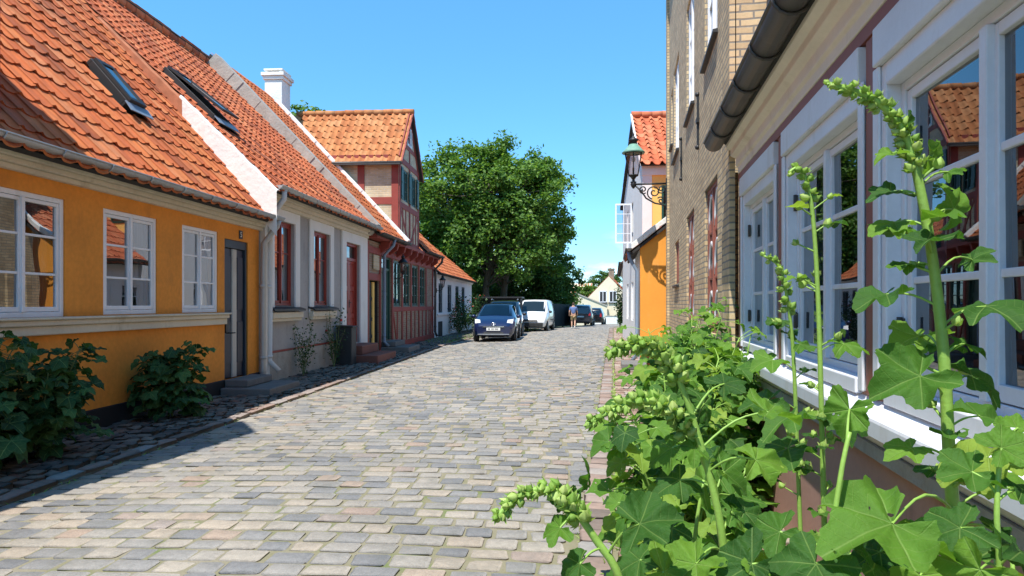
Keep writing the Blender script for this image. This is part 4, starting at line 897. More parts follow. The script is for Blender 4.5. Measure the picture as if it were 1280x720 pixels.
# ---- tall house behind with open casement
T0, T1 = 20.9, 30.5
TR = Row(1.98, math.atan(.097), -1)
H = House(TR, T0, T1, 'tall_yellow_house', 'two-storey house, yellow side wall and red pantiled roof, behind the low orange gable')
mb = H.mb(); wallgrid(mb, 0, T0, T1, -.6, 5.7, [(24.6, 25.6, 3.7, 5.2), (27, 28, 3.7, 5.2), (24.6, 25.6, .9, 2.3), (27, 28, .9, 2.3)], .16); 
mb.add([(0, T0, 5.7), (0, T1, 5.7), (0, T0+3.15, 7.95), (0, T0+3.05, 7.95)], [(0, 1, 2, 3)])
mb.build('wall', M['white_wall'], H.e)
mb = H.mb(); wallgrid(mb, 0, 0, 1, 0, 1, [], .1)
mb = H.mb(); yy = T0; xs_ = [0, -.55, -1.05, -7]; zs_ = [-.6, 3.95, 5.1, 5.6]
for i in range(3):
    for j in range(3):
        if i == 1 and j == 1: continue
        mb.add([(xs_[i], yy, zs_[j]), (xs_[i+1], yy, zs_[j]), (xs_[i+1], yy, zs_[j+1]), (xs_[i], yy, zs_[j+1])], [(0, 1, 2, 3)])
mb.box(-7, -6.8, T0, T1, -.6, 5.7); mb.box(-6.8, -.05, T1-.2, T1, -.6, 5.7)
mb.build('side_wall', M['yellow'], H.e)
mb = H.mb(); mb.hexa([(.03, T0-.03, -.4), (-.26, T0-.03, -.4), (-.26, T0-.03, 5.5), (.03, T0-.03, 5.5)], (0, .02, 0)); mb.build('corner_board', M['white_wall'], H.e)
fw_ = H.mb(); a0, a1, q0, q1 = -1.05, -.55, 3.95, 5.1
for b in ((a0, a0+.06, q0, q1), (a1-.06, a1, q0, q1), (a0, a1, q0, q0+.06), (a0, a1, q1-.06, q1), (a0, a1, 4.5, 4.54)): fw_.hexa([(b[0], T0+.05, b[2]), (b[1], T0+.05, b[2]), (b[1], T0+.05, b[3]), (b[0], T0+.05, b[3])], (0, -.07, 0))
sw = fw_.build('side_window', M['green_door'], H.e); H.mb().add([(a0, T0+.03, q0), (a1, T0+.03, q0), (a1, T0+.03, q1), (a0, T0+.03, q1)], [(0, 1, 2, 3)]).build('pane', M['glass_dark'], sw)
mb = H.mb(); mb.hexa([(.05, T0-.06, 5.42), (-7, T0-.06, 5.42), (-7, T0-.06, 5.70), (.05, T0-.06, 5.70)], (0, .12, 0)); mb.build('eave_band', M['white_wall'], H.e)
my = T0+3.1
mb = H.mb(); tiles(mb, (.12, T0-.25, 5.74), (-1, 0, 0), (0, my-T0+.25, 2.30), 7.2, math.hypot(my-T0+.25, 2.30), wd=.30, cs=.36, amp=.05); tiles(mb, (.12, T1, 5.74), (-1, 0, 0), (0, -(T1-my), 2.30), 7.2, math.hypot(T1-my, 2.30), wd=.4, cs=.5); mb.build('roof', [M['tile_red'], M['dark']], H.e, recalc=False)
rf = H.mb(); ridge(rf, (.12, my, 8.11), (-7, my, 8.11), .12); rf.build('ridge_cap', M['tile_red'], H.e)
mb = H.mb(); mb.hexa([(.10, T0-.25, 5.67), (.10, my, 8.00), (.10, my, 8.16), (.10, T0-.25, 5.84)], (.05, 0, 0)); mb.build('bargeboard', M['white_wall'], H.e)
for h in ((27, 28, 3.7, 5.2), (24.6, 25.6, .9, 2.3), (27, 28, .9, 2.3)): window(H, *h, -.03)
ow = H.mb(); oy, z0, z1, wd = 25.1, 3.72, 5.18, .62   # casement opened out across the street
for b in ((.02, .07, z0, z1), (wd-.05, wd, z0, z1), (.07, wd-.05, z0, z0+.06), (.07, wd-.05, z1-.06, z1), (.30, .325, z0+.06, z1-.06)): ow.box(b[0], b[1], oy, oy+.045, b[2], b[3])
for z in (4.08, 4.44, 4.80): ow.box(.07, wd-.05, oy+.01, oy+.035, z-.012, z+.012)
wo = ow.build('open_casement', M['white_paint'], H.e); H.mb().add([(.05, oy+.02, z0+.05), (wd-.04, oy+.02, z0+.05), (wd-.04, oy+.02, z1-.05), (.05, oy+.02, z1-.05)], [(0, 1, 2, 3)]).build('pane', M['lamp_glass'], wo)
window(H, 24.6, 25.08, 3.7, 5.2, -.03, nc=1)
# ---- white house further down
H = House(OR, 30.6, 45, 'white_row_house', 'white rendered house at the far end of the sunlit row, creeper on its far corner')
hl = [(32, 33, .9, 2.3), (34.5, 35.5, -.1, 2.2), (37, 38, .9, 2.3), (40.5, 41.5, .9, 2.3)]
mb = H.mb(); wallgrid(mb, 0, 30.6, 45, -.8, 3.3, hl, .16); mb.build('wall', M['white_wall'], H.e)
for h in (hl[0], hl[2], hl[3]): window(H, *h, -.03)
panel_door(H, *hl[1], -.03, 'green_door')
gable_body(H, 6, 3.3, 3.5, 6.5, M['white_wall']); cornice(H, 30.6, 45, 3.15, 3.35, 'white_wall', .2, 3)
mb = H.mb(); tiles(mb, (.3, 30.5, 3.32), (0, 1, 0), (-1, 0, .9), 14.6, 5.0, .28, .38); tiles(mb, (-7.3, 30.5, 3.32), (0, 1, 0), (1, 0, .9), 14.6, 5.0, .5, .5); mb.build('roof', [M['tile_red'], M['dark']], H.e, recalc=False)
gutter(H, [(.34, 30.3, 3.36), 45.1], .08, 'zinc_dark')
for s in (31.2, 33.6, 36.2, 39.2, 42.5, 44.7): H.mb().box(.0, .07, s-.15, s+.15, -.5, 3.15).build('pilaster', M['white_wall'], H.e)

#FAR
# ---- end of the street
def simple_gable(name, label, cx, cy, hw, L_, ze, zr, m, roofm, rz, win=None, chim=None):
    e = thing(name, label, 'house', (cx, cy, gz(cy)), rz)
    mb = MB(); q = [(-hw, 0, -.5), (hw, 0, -.5), (hw, 0, ze), (0, 0, zr), (-hw, 0, ze)]; mb.hexa(q, (0, L_, 0)); mb.build('wall', m, e)
    r_ = MB(); sl = math.hypot(hw, zr-ze)
    for sgn in (-1, 1): tiles(r_, (sgn*(hw+.05), .03, ze-.05), (0, 1, 0), (-sgn*hw, 0, zr-ze), L_, sl+.05, .5, .5, amp=.05)
    rf = r_.build('roof', [roofm, M['dark']], e, recalc=False)
    if chim: MB().box(chim[0]-.35, chim[0]+.35, chim[1], chim[1]+.7, zr-1, zr+chim[2]).box(chim[0]-.42, chim[0]+.42, chim[1]-.07, chim[1]+.77, zr+chim[2], zr+chim[2]+.15).build('chimney', M['brick_dirty'], rf)
    if win:
        for x0, x1, z0, z1 in win:
            wf = MB()
            for b in ((x0, x0+.1, z0, z1), (x1-.1, x1, z0, z1), (x0, x1, z0, z0+.1), (x0, x1, z1-.1, z1), ((x0+x1)/2-.04, (x0+x1)/2+.04, z0, z1)): wf.box(b[0], b[1], -.06, -.004, b[2], b[3])
            o = wf.build('window', M['white_paint'], e); MB().box(x0+.05, x1-.05, -.02, -.003, z0+.05, z1-.05).build('pane', M['slate'], o)
            MB().box(x0-.1, x1+.1, -.16, -.003, z0-.12, z0-.02).build('sill', M['slate'], o)
    return e
simple_gable('cream_gable_house', 'cream gabled house with twin window and brick chimney closing the street', 12.75, 90, 4.2, 10, 2.0, 6.35, M['cream_wall'], M['tile_red'], R(-12), win=[(-1.25, -.25, 2.9, 4.4), (.05, 1.05, 2.9, 4.4)], chim=(.3, .6, .9))
e = thing('cream_outbuilding', 'cream lean-to wall with sloping top beside the cream gabled house', 'outbuilding', (10.2, 87, gz(87)), R(-8))
MB().hexa([(-2.2, 0, -.5), (1.9, 0, -.5), (1.9, 0, 2.3), (-2.2, 0, 4.0)], (0, 3, 0)).build('wall', M['cream_wall'], e)
MB().hexa([(-2.3, -.1, 3.98), (2.0, -.1, 2.24), (2.0, -.1, 2.36), (-2.3, -.1, 4.12)], (0, 3.2, 0)).build('coping', M['mortar_grey'], e)
e = thing('garden_wall', 'low pale grey rendered wall across the far end of the street', 'wall', (12.8, 83, gz(83)), R(-6))
MB().box(-3, 3.5, 0, .3, -.4, .95).build('wall_body', M['white_wall'], e); MB().box(-3.1, 3.6, -.05, .35, .95, 1.03).build('coping', M['mortar_grey'], e)
simple_gable('orange_roofed_house', 'distant house whose orange tiled roof shows above the bush', 13.2, 112, 5, 6, 3.6, 6.9, M['cream_wall'], M['tile'], R(78))
simple_gable('far_house', 'distant low house behind the cream gable with small pale chimney', 10.8, 128, 4, 8, 3.4, 6.0, M['white_wall'], M['tile'], R(10), chim=(.2, .8, 1.2))
e = thing('plank_fence', 'tall black stained plank fence in the shade of the big tree', 'fence', (.9, 44, gz(44)), 0)
p0, p1 = Vector((0, 0, 0)), Vector((4.6, 14, -.2)); n = 46; mb = MB(); po = MB()
for k in range(n):
    a = p0.lerp(p1, k/n); b = p0.lerp(p1, (k+.94)/n); mb.hexa([a, b, b+Vector((0, 0, 1.72)), a+Vector((0, 0, 1.72+rnd.uniform(-.02, .02)))], (-.03, .01, 0))
    if k % 8 == 0: MB().box(a.x-.15, a.x-.05, a.y-.05, a.y+.05, -.3, 1.6).build('fence_post', M['dark_wood'], e)
mb.build('fence_board', M['dark_wood'], e)
e = thing('garden_shed', 'dark flat-roofed wooden shed behind the parked blue hatchback', 'shed', (-.2, 37.2, gz(37)), R(-4))
mb = MB()
for k in range(11): mb.box(-1.55+k*.2, -1.55+k*.2+.19, 0, .03, -.1, 1.85)
mb.box(-1.55, .65, .04, 2.2, -.1, 1.84); mb.build('shed_wall', M['dark_wood'], e); MB().box(-1.65, .75, -.2, 2.4, 1.86, 1.94).build('flat_roof', M['slate'], e)

#CARS
def loft_car(name, label, st, m, loc, rz, wheels, glass_rows, parts, belt_dark=None, wr_=.3, group='cars parked on the left'):
    """stations: x, z sill, z belt, z top, half width at belt, half width at top"""
    e = thing(name, label, 'car' if 'van' not in name else 'van', loc, rz, group)
    def ring(x, zs, zb, zt, wb, wt):
        h = [(wb*.88, zs), (wb*.98, zs+.12), (wb, zs+(zb-zs)*.55), (wb*.975, zb), (wt, zt-.06 if zt-zb > .15 else zb+(zt-zb)*.7), (wt*.84, zt-.005), (0, zt+.012)]
        return [(x, y, z) for y, z in h]+[(x, -y, z) for y, z in h[-2::-1]]
    rg = [ring(*s) for s in st]; n = len(rg[0]); b = MB(); b.smooth = True
    b.add([p for r in rg for p in r], [(i*n+j, i*n+j+1, (i+1)*n+j+1, (i+1)*n+j) for i in range(len(rg)-1) for j in range(n-1)]+[tuple((i+1)*n-1-0*i if k else i*n for k in ()) for i in ()])
    b.smooth = False
    b.add(rg[0], [tuple(range(n))]); b.add(rg[-1], [tuple(range(n))])
    b.add([p for r in rg for p in (r[0], r[-1])], [(2*i, 2*i+1, 2*i+3, 2*i+2) for i in range(len(rg)-1)])
    body = b.build('body', m, e)
    def patch(nm, i0, i1, j0, j1, mm, ins=.06, off=.012, parent=None, smooth=False):
        g = MB(); A = [Vector(rg[i0][j0]), Vector(rg[i0][j1]), Vector(rg[i1][j1]), Vector(rg[i1][j0])]
        c = sum(A, Vector())/4; nn = (A[1]-A[0]).cross(A[3]-A[0]).normalized(); ctr = Vector((c.x, 0, .8))
        if nn.dot(c-ctr) < 0: nn = -nn
        rows = []
        for i in range(i0, i1+1):
            rows.append([Vector(rg[i][j]) for j in range(j0, j1+1)])
        nj = j1-j0+1
        vs = [tuple(c+(p-c)*(1-ins)+nn*off) for r in rows for p in r]
        g.smooth = True
        g.add(vs, [(i*nj+j, i*nj+j+1, (i+1)*nj+j+1, (i+1)*nj+j) for i in range(i1-i0) for j in range(nj-1)])
        return g.build(nm, mm, parent or e)
    for nm, i0, i1, j0, j1 in glass_rows: patch(nm, i0, i1, j0, j1, M['car_glass'])
    for wx, wy in wheels:
        for s in (-1, 1):
            t = MB(); t.lathe([(wr_*.62, -.1), (wr_*.95, -.1), (wr_, -.07), (wr_, .07), (wr_*.95, .1), (wr_*.62, .1)], (wx, s*wy, wr_), 20, 1); wh = t.build('wheel', M['rubber'], e)
            r = MB(); r.lathe([(.05, .09*s), (wr_*.62, .085*s), (wr_*.64, .10*s)], (wx, s*wy, wr_), 20, 1)
            for k in range(7): a = k*2*math.pi/7; r.bar((wx, s*wy+.105*s, wr_), (wx+wr_*.6*math.cos(a), s*wy+.105*s, wr_+wr_*.6*math.sin(a)), .05, .015, (0, s, 0))
            r.build('rim', M['rim'], wh)
            ar = MB(); ar.lathe([(wr_*1.16, -.02), (wr_*1.16, .03)], (wx, s*(wy+.035), wr_+.02), 22, 1); ar.build('wheel_arch', M['car_plastic'], e)
    return e, rg
def mirror_pair(e, x, y, z, m):
    for s in (-1, 1): MB().ball((x, s*y, z), .07, .10, .075).build('wing_mirror', m, e)

# blue hatchback facing the viewer (x forward; rz turns it to look at the camera)
st = [(-1.85, .35, .80, .95, .70, .58), (-1.80, .26, .92, 1.30, .80, .58), (-1.45, .22, .95, 1.49, .835, .60), (-.5, .20, .95, 1.53, .845, .62), (.25, .20, .94, 1.47, .845, .60), (1.02, .20, .94, 1.02, .84, .72), (1.45, .22, .84, .92, .82, .66), (1.78, .24, .70, .76, .76, .58), (1.90, .28, .60, .64, .66, .5)]
cpos = Vector((-.60, 28.7, gz(28.6)-.0))
e, rg = loft_car('parked_hatchback', 'dark blue hatchback parked facing the viewer, nearest of the parked cars', st, M['car_blue'], cpos+Vector((0, 0, .0)), R(-94), [(1.15, .76), (-1.25, .76)],
    [('windscreen', 4, 5, 4, 8), ('side_window', 2, 4, 3, 4), ('side_window', 2, 4, 8, 9), ('rear_window', 0, 1, 4, 8)], None)
for s in (-1, 1):
    h = MB(); h.hexa([(1.70, s*.50, .66), (1.62, s*.745, .70), (1.40, s*.78, .88), (1.60, s*.55, .86)], (.10, 0, .03)); h.build('headlight', M['lens'], e, bevel=.02)
    MB().ball((1.86, s*.55, .38), .02, .06, .05).build('fog_lamp', M['lens'], e)
MB().hexa([(1.90, -.42, .28), (1.90, .42, .28), (1.86, .36, .44), (1.86, -.36, .44)], (.03, 0, 0)).build('lower_grille', M['car_plastic'], e)
MB().hexa([(1.84, -.40, .62), (1.84, .40, .62), (1.80, .36, .70), (1.80, -.36, .70)], (.04, 0, 0)).build('upper_grille', M['car_plastic'], e)
MB().box(1.915, 1.935, -.42, .42, .595, .625).build('grille_bar', M['chrome'], e)
pl = MB().box(1.91, 1.935, -.27, .27, .46, .575).build('number_plate', M['plate'], e)
mb = MB()
for y in (-.21, -.16, -.07, -.02, .06, .11, .16): mb.box(1.936, 1.938, y, y+.03, .485, .55)
mb.build('plate_mark', M['dark'], pl)
mb = MB(); mb.tube([(1.90+.0*k, .085*math.cos(k*math.pi/8), .72+.055*math.sin(k*math.pi/8)) for k in range(17)], .011, 6); mb.tube([(1.90, .04*math.cos(k*math.pi/8), .72+.05*math.sin(k*math.pi/8)) for k in range(17)], .009, 6); mb.build('emblem', M['chrome'], e)
MB().box(1.905, 1.925, -.62, .62, .30, .33).build('bumper_trim', M['rim'], e)
mirror_pair(e, .78, .92, 1.0, M['car_blue'])
mb = MB(); mb.tube([(.98, -.55, 1.0), (.9, -.1, 1.04)], .010, 5); mb.tube([(.98, .05, 1.0), (.9, .5, 1.04)], .010, 5); mb.build('wiper', M['iron'], e)

st2 = [(-2.2, .4, .85, 1.0, .76, .66), (-2.15, .3, .95, 1.45, .86, .66), (-1.8, .25, .98, 1.63, .88, .68), (-.4, .24, .98, 1.70, .89, .70), (.35, .24, .98, 1.62, .89, .68), (1.1, .24, .98, 1.06, .88, .76), (1.8, .27, .88, .95, .86, .70), (2.12, .32, .62, .68, .76, .6)]
G2 = [('windscreen', 4, 5, 4, 8), ('side_window', 2, 4, 3, 4), ('side_window', 2, 4, 8, 9), ('rear_window', 0, 1, 4, 8)]
e, rg = loft_car('parked_estate_car', 'black estate car parked directly behind the blue hatchback', st2, M['car_black'], (-.36, 33.2, gz(33.2)), R(-92), [(1.35, .80), (-1.45, .80)], G2, None, wr_=.33)
for s in (-1, 1):
    MB().hexa([(2.0, s*.45, .70), (1.9, s*.76, .72), (1.75, s*.78, .86), (1.9, s*.5, .84)], (.08, 0, .02)).build('headlight', M['lens'], e)
    MB().tube([(-1.5, s*.62, 1.72), (-.4, s*.64, 1.77), (.2, s*.62, 1.72)], .018, 6).build('roof_rail', M['rim'], e)
mirror_pair(e, .9, .98, 1.05, M['car_black'])

st3 = [(-1.98, .4, .95, 1.55, .80, .70), (-1.93, .3, 1.05, 1.76, .88, .72), (-1.2, .25, 1.05, 1.82, .905, .74), (.3, .24, 1.05, 1.82, .905, .74), (.62, .24, 1.05, 1.74, .905, .72), (1.30, .24, 1.05, 1.12, .89, .80), (1.75, .26, .90, .96, .86, .74), (1.98, .30, .70, .76, .80, .66), (2.05, .36, .55, .60, .70, .58)]
e, rg = loft_car('delivery_van', 'white compact delivery van with dark bumper parked beyond the dark cars', st3, M['car_white'], (1.42, 40.6, gz(41)), R(-101), [(1.30, .80), (-1.35, .80)],
    [('windscreen', 4, 5, 4, 8), ('side_window', 3, 4, 3, 4), ('side_window', 3, 4, 8, 9), ('rear_window', 0, 1, 4, 8)], None, wr_=.31)
MB().hexa([(2.06, -.72, .30), (2.06, .72, .30), (2.08, .74, .52), (2.08, -.74, .52)], (.06, 0, 0)).build('bumper', M['car_plastic'], e, bevel=.03)
for s in (-1, 1): MB().hexa([(1.93, s*.50, .70), (1.80, s*.80, .72), (1.55, s*.84, .93), (1.80, s*.56, .90)], (.09, 0, .03)).build('headlight', M['lens'], e)
MB().hexa([(2.06, -.42, .60), (2.06, .42, .60), (2.0, .40, .70), (2.0, -.40, .70)], (.04, 0, 0)).build('grille', M['car_plastic'], e)
MB().box(2.142, 2.15, -.70, -.50, .40, .54).build('green_sticker', M['green_label'], e)
MB().box(-1.1, .2, .906, .925, .62, .70).box(-1.1, .2, -.925, -.906, .62, .70).build('side_strip', M['car_plastic'], e)
mirror_pair(e, .95, 1.0, 1.12, M['car_plastic'])

e, rg = loft_car('parked_people_carrier', 'dark blue people carrier seen from the rear next to the walker', st2, M['car_dark'], (5.75, 55.6, gz(55.6)), R(80), [(1.35, .80), (-1.45, .80)], G2, None, wr_=.33)
for s in (-1, 1): MB().hexa([(-2.17, s*.62, .85), (-2.17, s*.80, .85), (-2.05, s*.74, 1.3), (-2.05, s*.64, 1.3)], (-.06, 0, 0)).build('tail_light', M['tail'], e)
MB().box(-2.26, -2.24, -.26, .26, .72, .83).build('number_plate', M['plate'], e)
mirror_pair(e, .9, .98, 1.05, M['car_dark'])
e, rg = loft_car('parked_saloon', 'black car just ahead of the people carrier, farthest of the parked cars', st, M['car_black'], (7.5, 61.5, gz(61.5)), R(78), [(1.15, .76), (-1.25, .76)], [('windscreen', 4, 5, 4, 8), ('side_window', 2, 4, 3, 4), ('side_window', 2, 4, 8, 9), ('rear_window', 0, 1, 4, 8)], None)
for s in (-1, 1): MB().hexa([(-1.86, s*.55, .75), (-1.86, s*.74, .75), (-1.80, s*.7, 1.05), (-1.80, s*.58, 1.05)], (-.05, 0, 0)).build('tail_light', M['tail'], e)

# ---- person
def skin(name, joints, edges, m, parent, sub=2):
    me = bpy.data.meshes.new(name); me.from_pydata([j[:3] for j in joints], edges, []); o = bpy.data.objects.new(name, me); C.objects.link(o); o.parent = parent
    k = o.modifiers.new('skin', 'SKIN'); k.use_smooth_shade = True
    for v, j in zip(me.skin_vertices[0].data, joints): v.radius = (j[3], j[4] if len(j) > 4 else j[3])
    me.skin_vertices[0].data[0].use_root = True
    s = o.modifiers.new('sub', 'SUBSURF'); s.levels = s.render_levels = sub; me.materials.append(m); return o
p = Vector((3.92, 43.6, gz(43.6)))
e = thing('person', 'person walking away in blue shirt and tan shorts past the dark fence', 'person', p+Vector((0, 0, road_z(p.x, p.y)-gz(p.y)+.02)), R(-8))
J = [(0, 0, .86, .14, .11), (0, .02, 1.08, .13, .10), (0, .03, 1.28, .16, .10), (0, .04, 1.40, .055), (0, .06, 1.50, .085, .095), (0, .07, 1.60, .075, .085),
     (-.09, 0, .80, .085), (-.10, .10, .46, .058), (-.10, -.02, .10, .04), (-.10, .10, .04, .038),
     (.09, 0, .80, .085), (.10, -.02, .45, .058), (.10, -.22, .14, .04), (.10, -.14, .05, .038),
     (-.18, .03, 1.31, .055), (-.25, -.04, 1.06, .042), (-.26, .06, .84, .032), (-.26, .10, .76, .03), (.18, .03, 1.31, .055), (.25, .06, 1.06, .042), (.25, .20, .88, .032), (.25, .26, .82, .03)]
E = [(0, 1), (1, 2), (2, 3), (3, 4), (4, 5), (0, 6), (6, 7), (7, 8), (8, 9), (0, 10), (10, 11), (11, 12), (12, 13), (2, 14), (14, 15), (15, 16), (16, 17), (2, 18), (18, 19), (19, 20), (20, 21)]
b_ = skin('body', J, E, M['skin'], e)
skin('shirt', [(0, 0, .86, .165, .135), (0, .02, 1.08, .155, .125), (0, .03, 1.29, .175, .12), (-.18, .03, 1.32, .075), (-.235, -.02, 1.12, .068), (.18, .03, 1.32, .075), (.235, .05, 1.12, .068)], [(0, 1), (1, 2), (2, 3), (3, 4), (2, 5), (5, 6)], M['shirt'], e)
skin('shorts', [(0, 0, .88, .16, .135), (-.09, 0, .78, .105), (-.10, .08, .50, .085), (.09, 0, .78, .105), (.10, -.01, .50, .085)], [(0, 1), (1, 2), (0, 3), (3, 4)], M['shorts'], e)
MB().ball((0, .05, 1.56), .088, .10, .095, 12, 8).build('hair', M['hair'], e)
for x, y, z in ((-.10, .04, .045), (.10, -.19, .075)): MB().ball((x, y, z), .05, .13, .05, 10, 6).build('shoe', M['shoe'], e)

#PLANTS
def leaf(mb, P, tip, nrm, size, nt=30, nr=5, lobes=5, fold=.12, droop=.32, lob=.23):
    """palmate lobed blade: veins in attribute lf (vein phase, radius, 0)"""
    tip = Vector(tip).normalized(); nrm = Vector(nrm); nrm = (nrm-tip*nrm.dot(tip)); nrm = nrm.normalized() if nrm.length > 1e-4 else tip.orthogonal(); sd = nrm.cross(tip)
    TH = R(rnd.uniform(146, 166)); vs = []; at_ = []; cup = rnd.uniform(-.3, .6); tw = rnd.uniform(-.55, .55); ph = rnd.uniform(0, 6); dr_ = droop*rnd.uniform(.3, 1.6); lob *= rnd.uniform(.75, 1.25)
    lw = [rnd.uniform(.86, 1.12) for _ in range(lobes)]; asp = rnd.uniform(.88, 1.06)
    for i in range(nt+1):
        th = -TH+2*TH*i/nt; vx = (th/TH+1)/2*lobes
        l = .5+.5*math.cos(2*math.pi*(vx-.5)); a = abs(th)/TH; k = min(lobes-1, int(vx)); f = vx-k
        wl_ = lw[k]*l+(1-l)*.5*(lw[k]+lw[min(lobes-1, max(0, k+(1 if f > .5 else -1)))])
        tooth = abs(((vx*5+ph) % 1)-.5)*2 if nt > 25 else rnd.random()
        rr = size*(1-.26*a)*(1-lob+lob*l**.75)*wl_*(.955+.07*tooth+rnd.uniform(-.012, .012))
        if a > .93: rr *= .80
        for j in range(nr+1):
            r = rr*j/nr; t = j/nr; px, py = r*math.cos(th), r*math.sin(th)*asp
            z = size*(fold*t*(1-l)*1.1-.02*t) - dr_*size*(r/size)**2*(.7+.3*math.cos(th)) + cup*size*(py/size)**2 + tw*px*py/size + size*t*t*(.07*math.sin(6*th+ph)+.045*math.sin(11*th+ph*2))+size*.02*math.sin(t*9+th*4+ph)*t
            vs.append(tuple(Vector(P)+tip*px+sd*py+nrm*z)); at_.append((vx, r/size, 0))
    n = nr+1; mb.smooth = True
    mb.add(vs, [(i*n+j, i*n+j+1, (i+1)*n+j+1, (i+1)*n+j) for i in range(nt) for j in range(nr)], at_); mb.smooth = False
def curve(a, b, sag, n=6):
    a, b = Vector(a), Vector(b); return [a.lerp(b, k/n)+Vector((0, 0, sag*math.sin(math.pi*k/n))) for k in range(n+1)]
def bud(mb, c, ax, r):
    ax = Vector(ax).normalized(); x = ax.orthogonal().normalized(); y = ax.cross(x); n = 10
    vs = []
    for i, (k, h) in enumerate(((.15, -1.0), (.85, -.75), (1.05, -.2), (.85, .45), (.42, 1.05), (.03, 1.55))):
        for j in range(n):
            a = 2*math.pi*j/n; rr = r*k*(1+.24*math.cos(5*a)*(h+1)*.6); vs.append(tuple(Vector(c)+(x*math.cos(a)+y*math.sin(a))*rr+ax*h*r))
    mb.smooth = True; mb.add(vs, [(i*n+j, i*n+(j+1) % n, (i+1)*n+(j+1) % n, (i+1)*n+j) for i in range(5) for j in range(n)]); mb.smooth = False
    if True:                     # bract tips
        for k in range(5):
            a = rnd.uniform(0, 6.28); d = (x*math.cos(a)+y*math.sin(a)); p = Vector(c)+d*r*.9-ax*r*.5; q = p+d*r*rnd.uniform(.5, 1.1)+ax*r*rnd.uniform(.8, 2.2); s_ = ax.cross(d)*r*.6
            mb.add([tuple(p-s_), tuple(p+s_), tuple(q)], [(0, 1, 2)])
def sample(path, t):
    L_ = [(path[i+1]-path[i]).length for i in range(len(path)-1)]; d = t*sum(L_)
    for i, l in enumerate(L_):
        if d <= l: return path[i].lerp(path[i+1], d/l), (path[i+1]-path[i]).normalized()
        d -= l
    return path[-1], (path[-1]-path[-2]).normalized()
def smooth_path(p, k=4):
    p = [Vector(q) for q in p]; out = []
    for i in range(len(p)-1):
        a, b, c, d = p[max(i-1, 0)], p[i], p[i+1], p[min(i+2, len(p)-1)]
        for j in range(k):
            t = j/k; out.append(.5*((2*b)+(c-a)*t+(2*a-5*b+4*c-d)*t*t+(3*b-a-3*c+d)*t**3))
    return out+[p[-1]]
def hollyhock(label, path, r0, leaves, spike=(.80, 1.0, 22, .011), r1=.35, group='hollyhocks along the sunny wall', mleaf='holly', budscale=1.0, buds_low=0, fit=True):
    """leaves: (t on stem, blade point, tip vector, normal, size)"""
    path = smooth_path(path); base = path[0].copy(); e = thing('hollyhock', label, 'plant', base, 0, group)
    loc = lambda q: Vector(q)-base
    st = MB(); n = len(path); st.tube([loc(q) for q in path], [r0*(1-(1-r1)*i/(n-1)) for i in range(n)], 10)
    lf = MB(); sp = MB()
    for t, P, tip, nm, size in leaves:
        P = Vector(P); q, d = sample(path, t); Pq = P-Vector((0, 0, size*.45))
        if fit: q = min((sample(path, k/120)[0] for k in range(40, 119)), key=lambda w_: (w_-Pq).length)
        st.tube([loc(x) for x in curve(q, P, .12*(P-q).length)], [max(.0020, size*.023)]*4+[max(.0016, size*.018)]*3, 6, False)
        leaf(lf, loc(P), tip, nm, size, 70, 8)
    a, b, cnt, rb = spike
    for k in range(cnt):
        t = a+(b-a)*(k/(max(1, cnt-1))); q, d = sample(path, t); th = k*2.4+rnd.uniform(-.4, .4); x = d.orthogonal().normalized(); y = d.cross(x); rr = rb*(1.15-.45*k/cnt)*budscale
        dr = (x*math.cos(th)+y*math.sin(th)); c = q+dr*(rr*.95+r0*.35)+Vector((rnd.gauss(0, .002), rnd.gauss(0, .002), rnd.gauss(0, .002))); bud(sp, loc(c), dr*.8+d*rnd.uniform(.2, 1.0), rr*rnd.uniform(.8, 1.15))
        st.tube([loc(q), loc(c)], [.0022, .002], 5, False)
    for k in range(buds_low):
        t = rnd.uniform(.35, a); q, d = sample(path, t); th = rnd.uniform(0, 6.28); x = d.orthogonal().normalized(); y = d.cross(x); dr = (x*math.cos(th)+y*math.sin(th)); ln = rnd.uniform(.02, .06); c = q+dr*ln+d*ln*.6
        st.tube([loc(z) for z in curve(q, c, .0, 3)], [.003, .0026, .0024, .0022], 5, False); lb_ = MB(); bud(lb_, loc(c), dr*.5+d, rb*rnd.uniform(.8, 1.2)); lb_.build('flower_bud', M['bud'], e, recalc=False)
        if rnd.random() < .7: leaf(lf, loc(c+dr*.01), dr+Vector((0, 0, .2)), Vector((0, 0, 1))-dr*.4, rnd.uniform(.022, .045), 20, 3)
    st.build('stem', M['stem'] if mleaf == 'holly' else M['stem_dark'], e, recalc=False)
    if lf.v: lf.build('foliage', M[mleaf], e, recalc=False)
    if sp.v: sp.build('flower_spike', M['bud'], e, recalc=False)
    return e
def auto_leaves(path, n, t0, t1, s0, s1, out=(.08, .22), bias=(0, 0, 0), tilt=.55):
    path = smooth_path(path); L_ = []
    for k in range(n):
        t = t0+(t1-t0)*(k+rnd.uniform(.1, .9))/n; q, d = sample(path, t); th = k*2.4+rnd.uniform(-.5, .5)
        dr = Vector((math.cos(th), math.sin(th), 0))+Vector(bias); dr.normalize(); f = (k+.5)/n; size = s0+(s1-s0)*f; size *= rnd.uniform(.8, 1.2)
        ln = rnd.uniform(*out)*(1.25-.6*f); P = q+dr*ln+Vector((0, 0, ln*rnd.uniform(.1, .7)))
        nm = Vector((0, 0, 1))+dr*rnd.uniform(-.1, tilt)+Vector((rnd.uniform(-.3, .3), rnd.uniform(-.6, .1), 0)); L_.append((t, P, dr+Vector((0, 0, rnd.uniform(-.5, .1))), nm, size))
    return L_
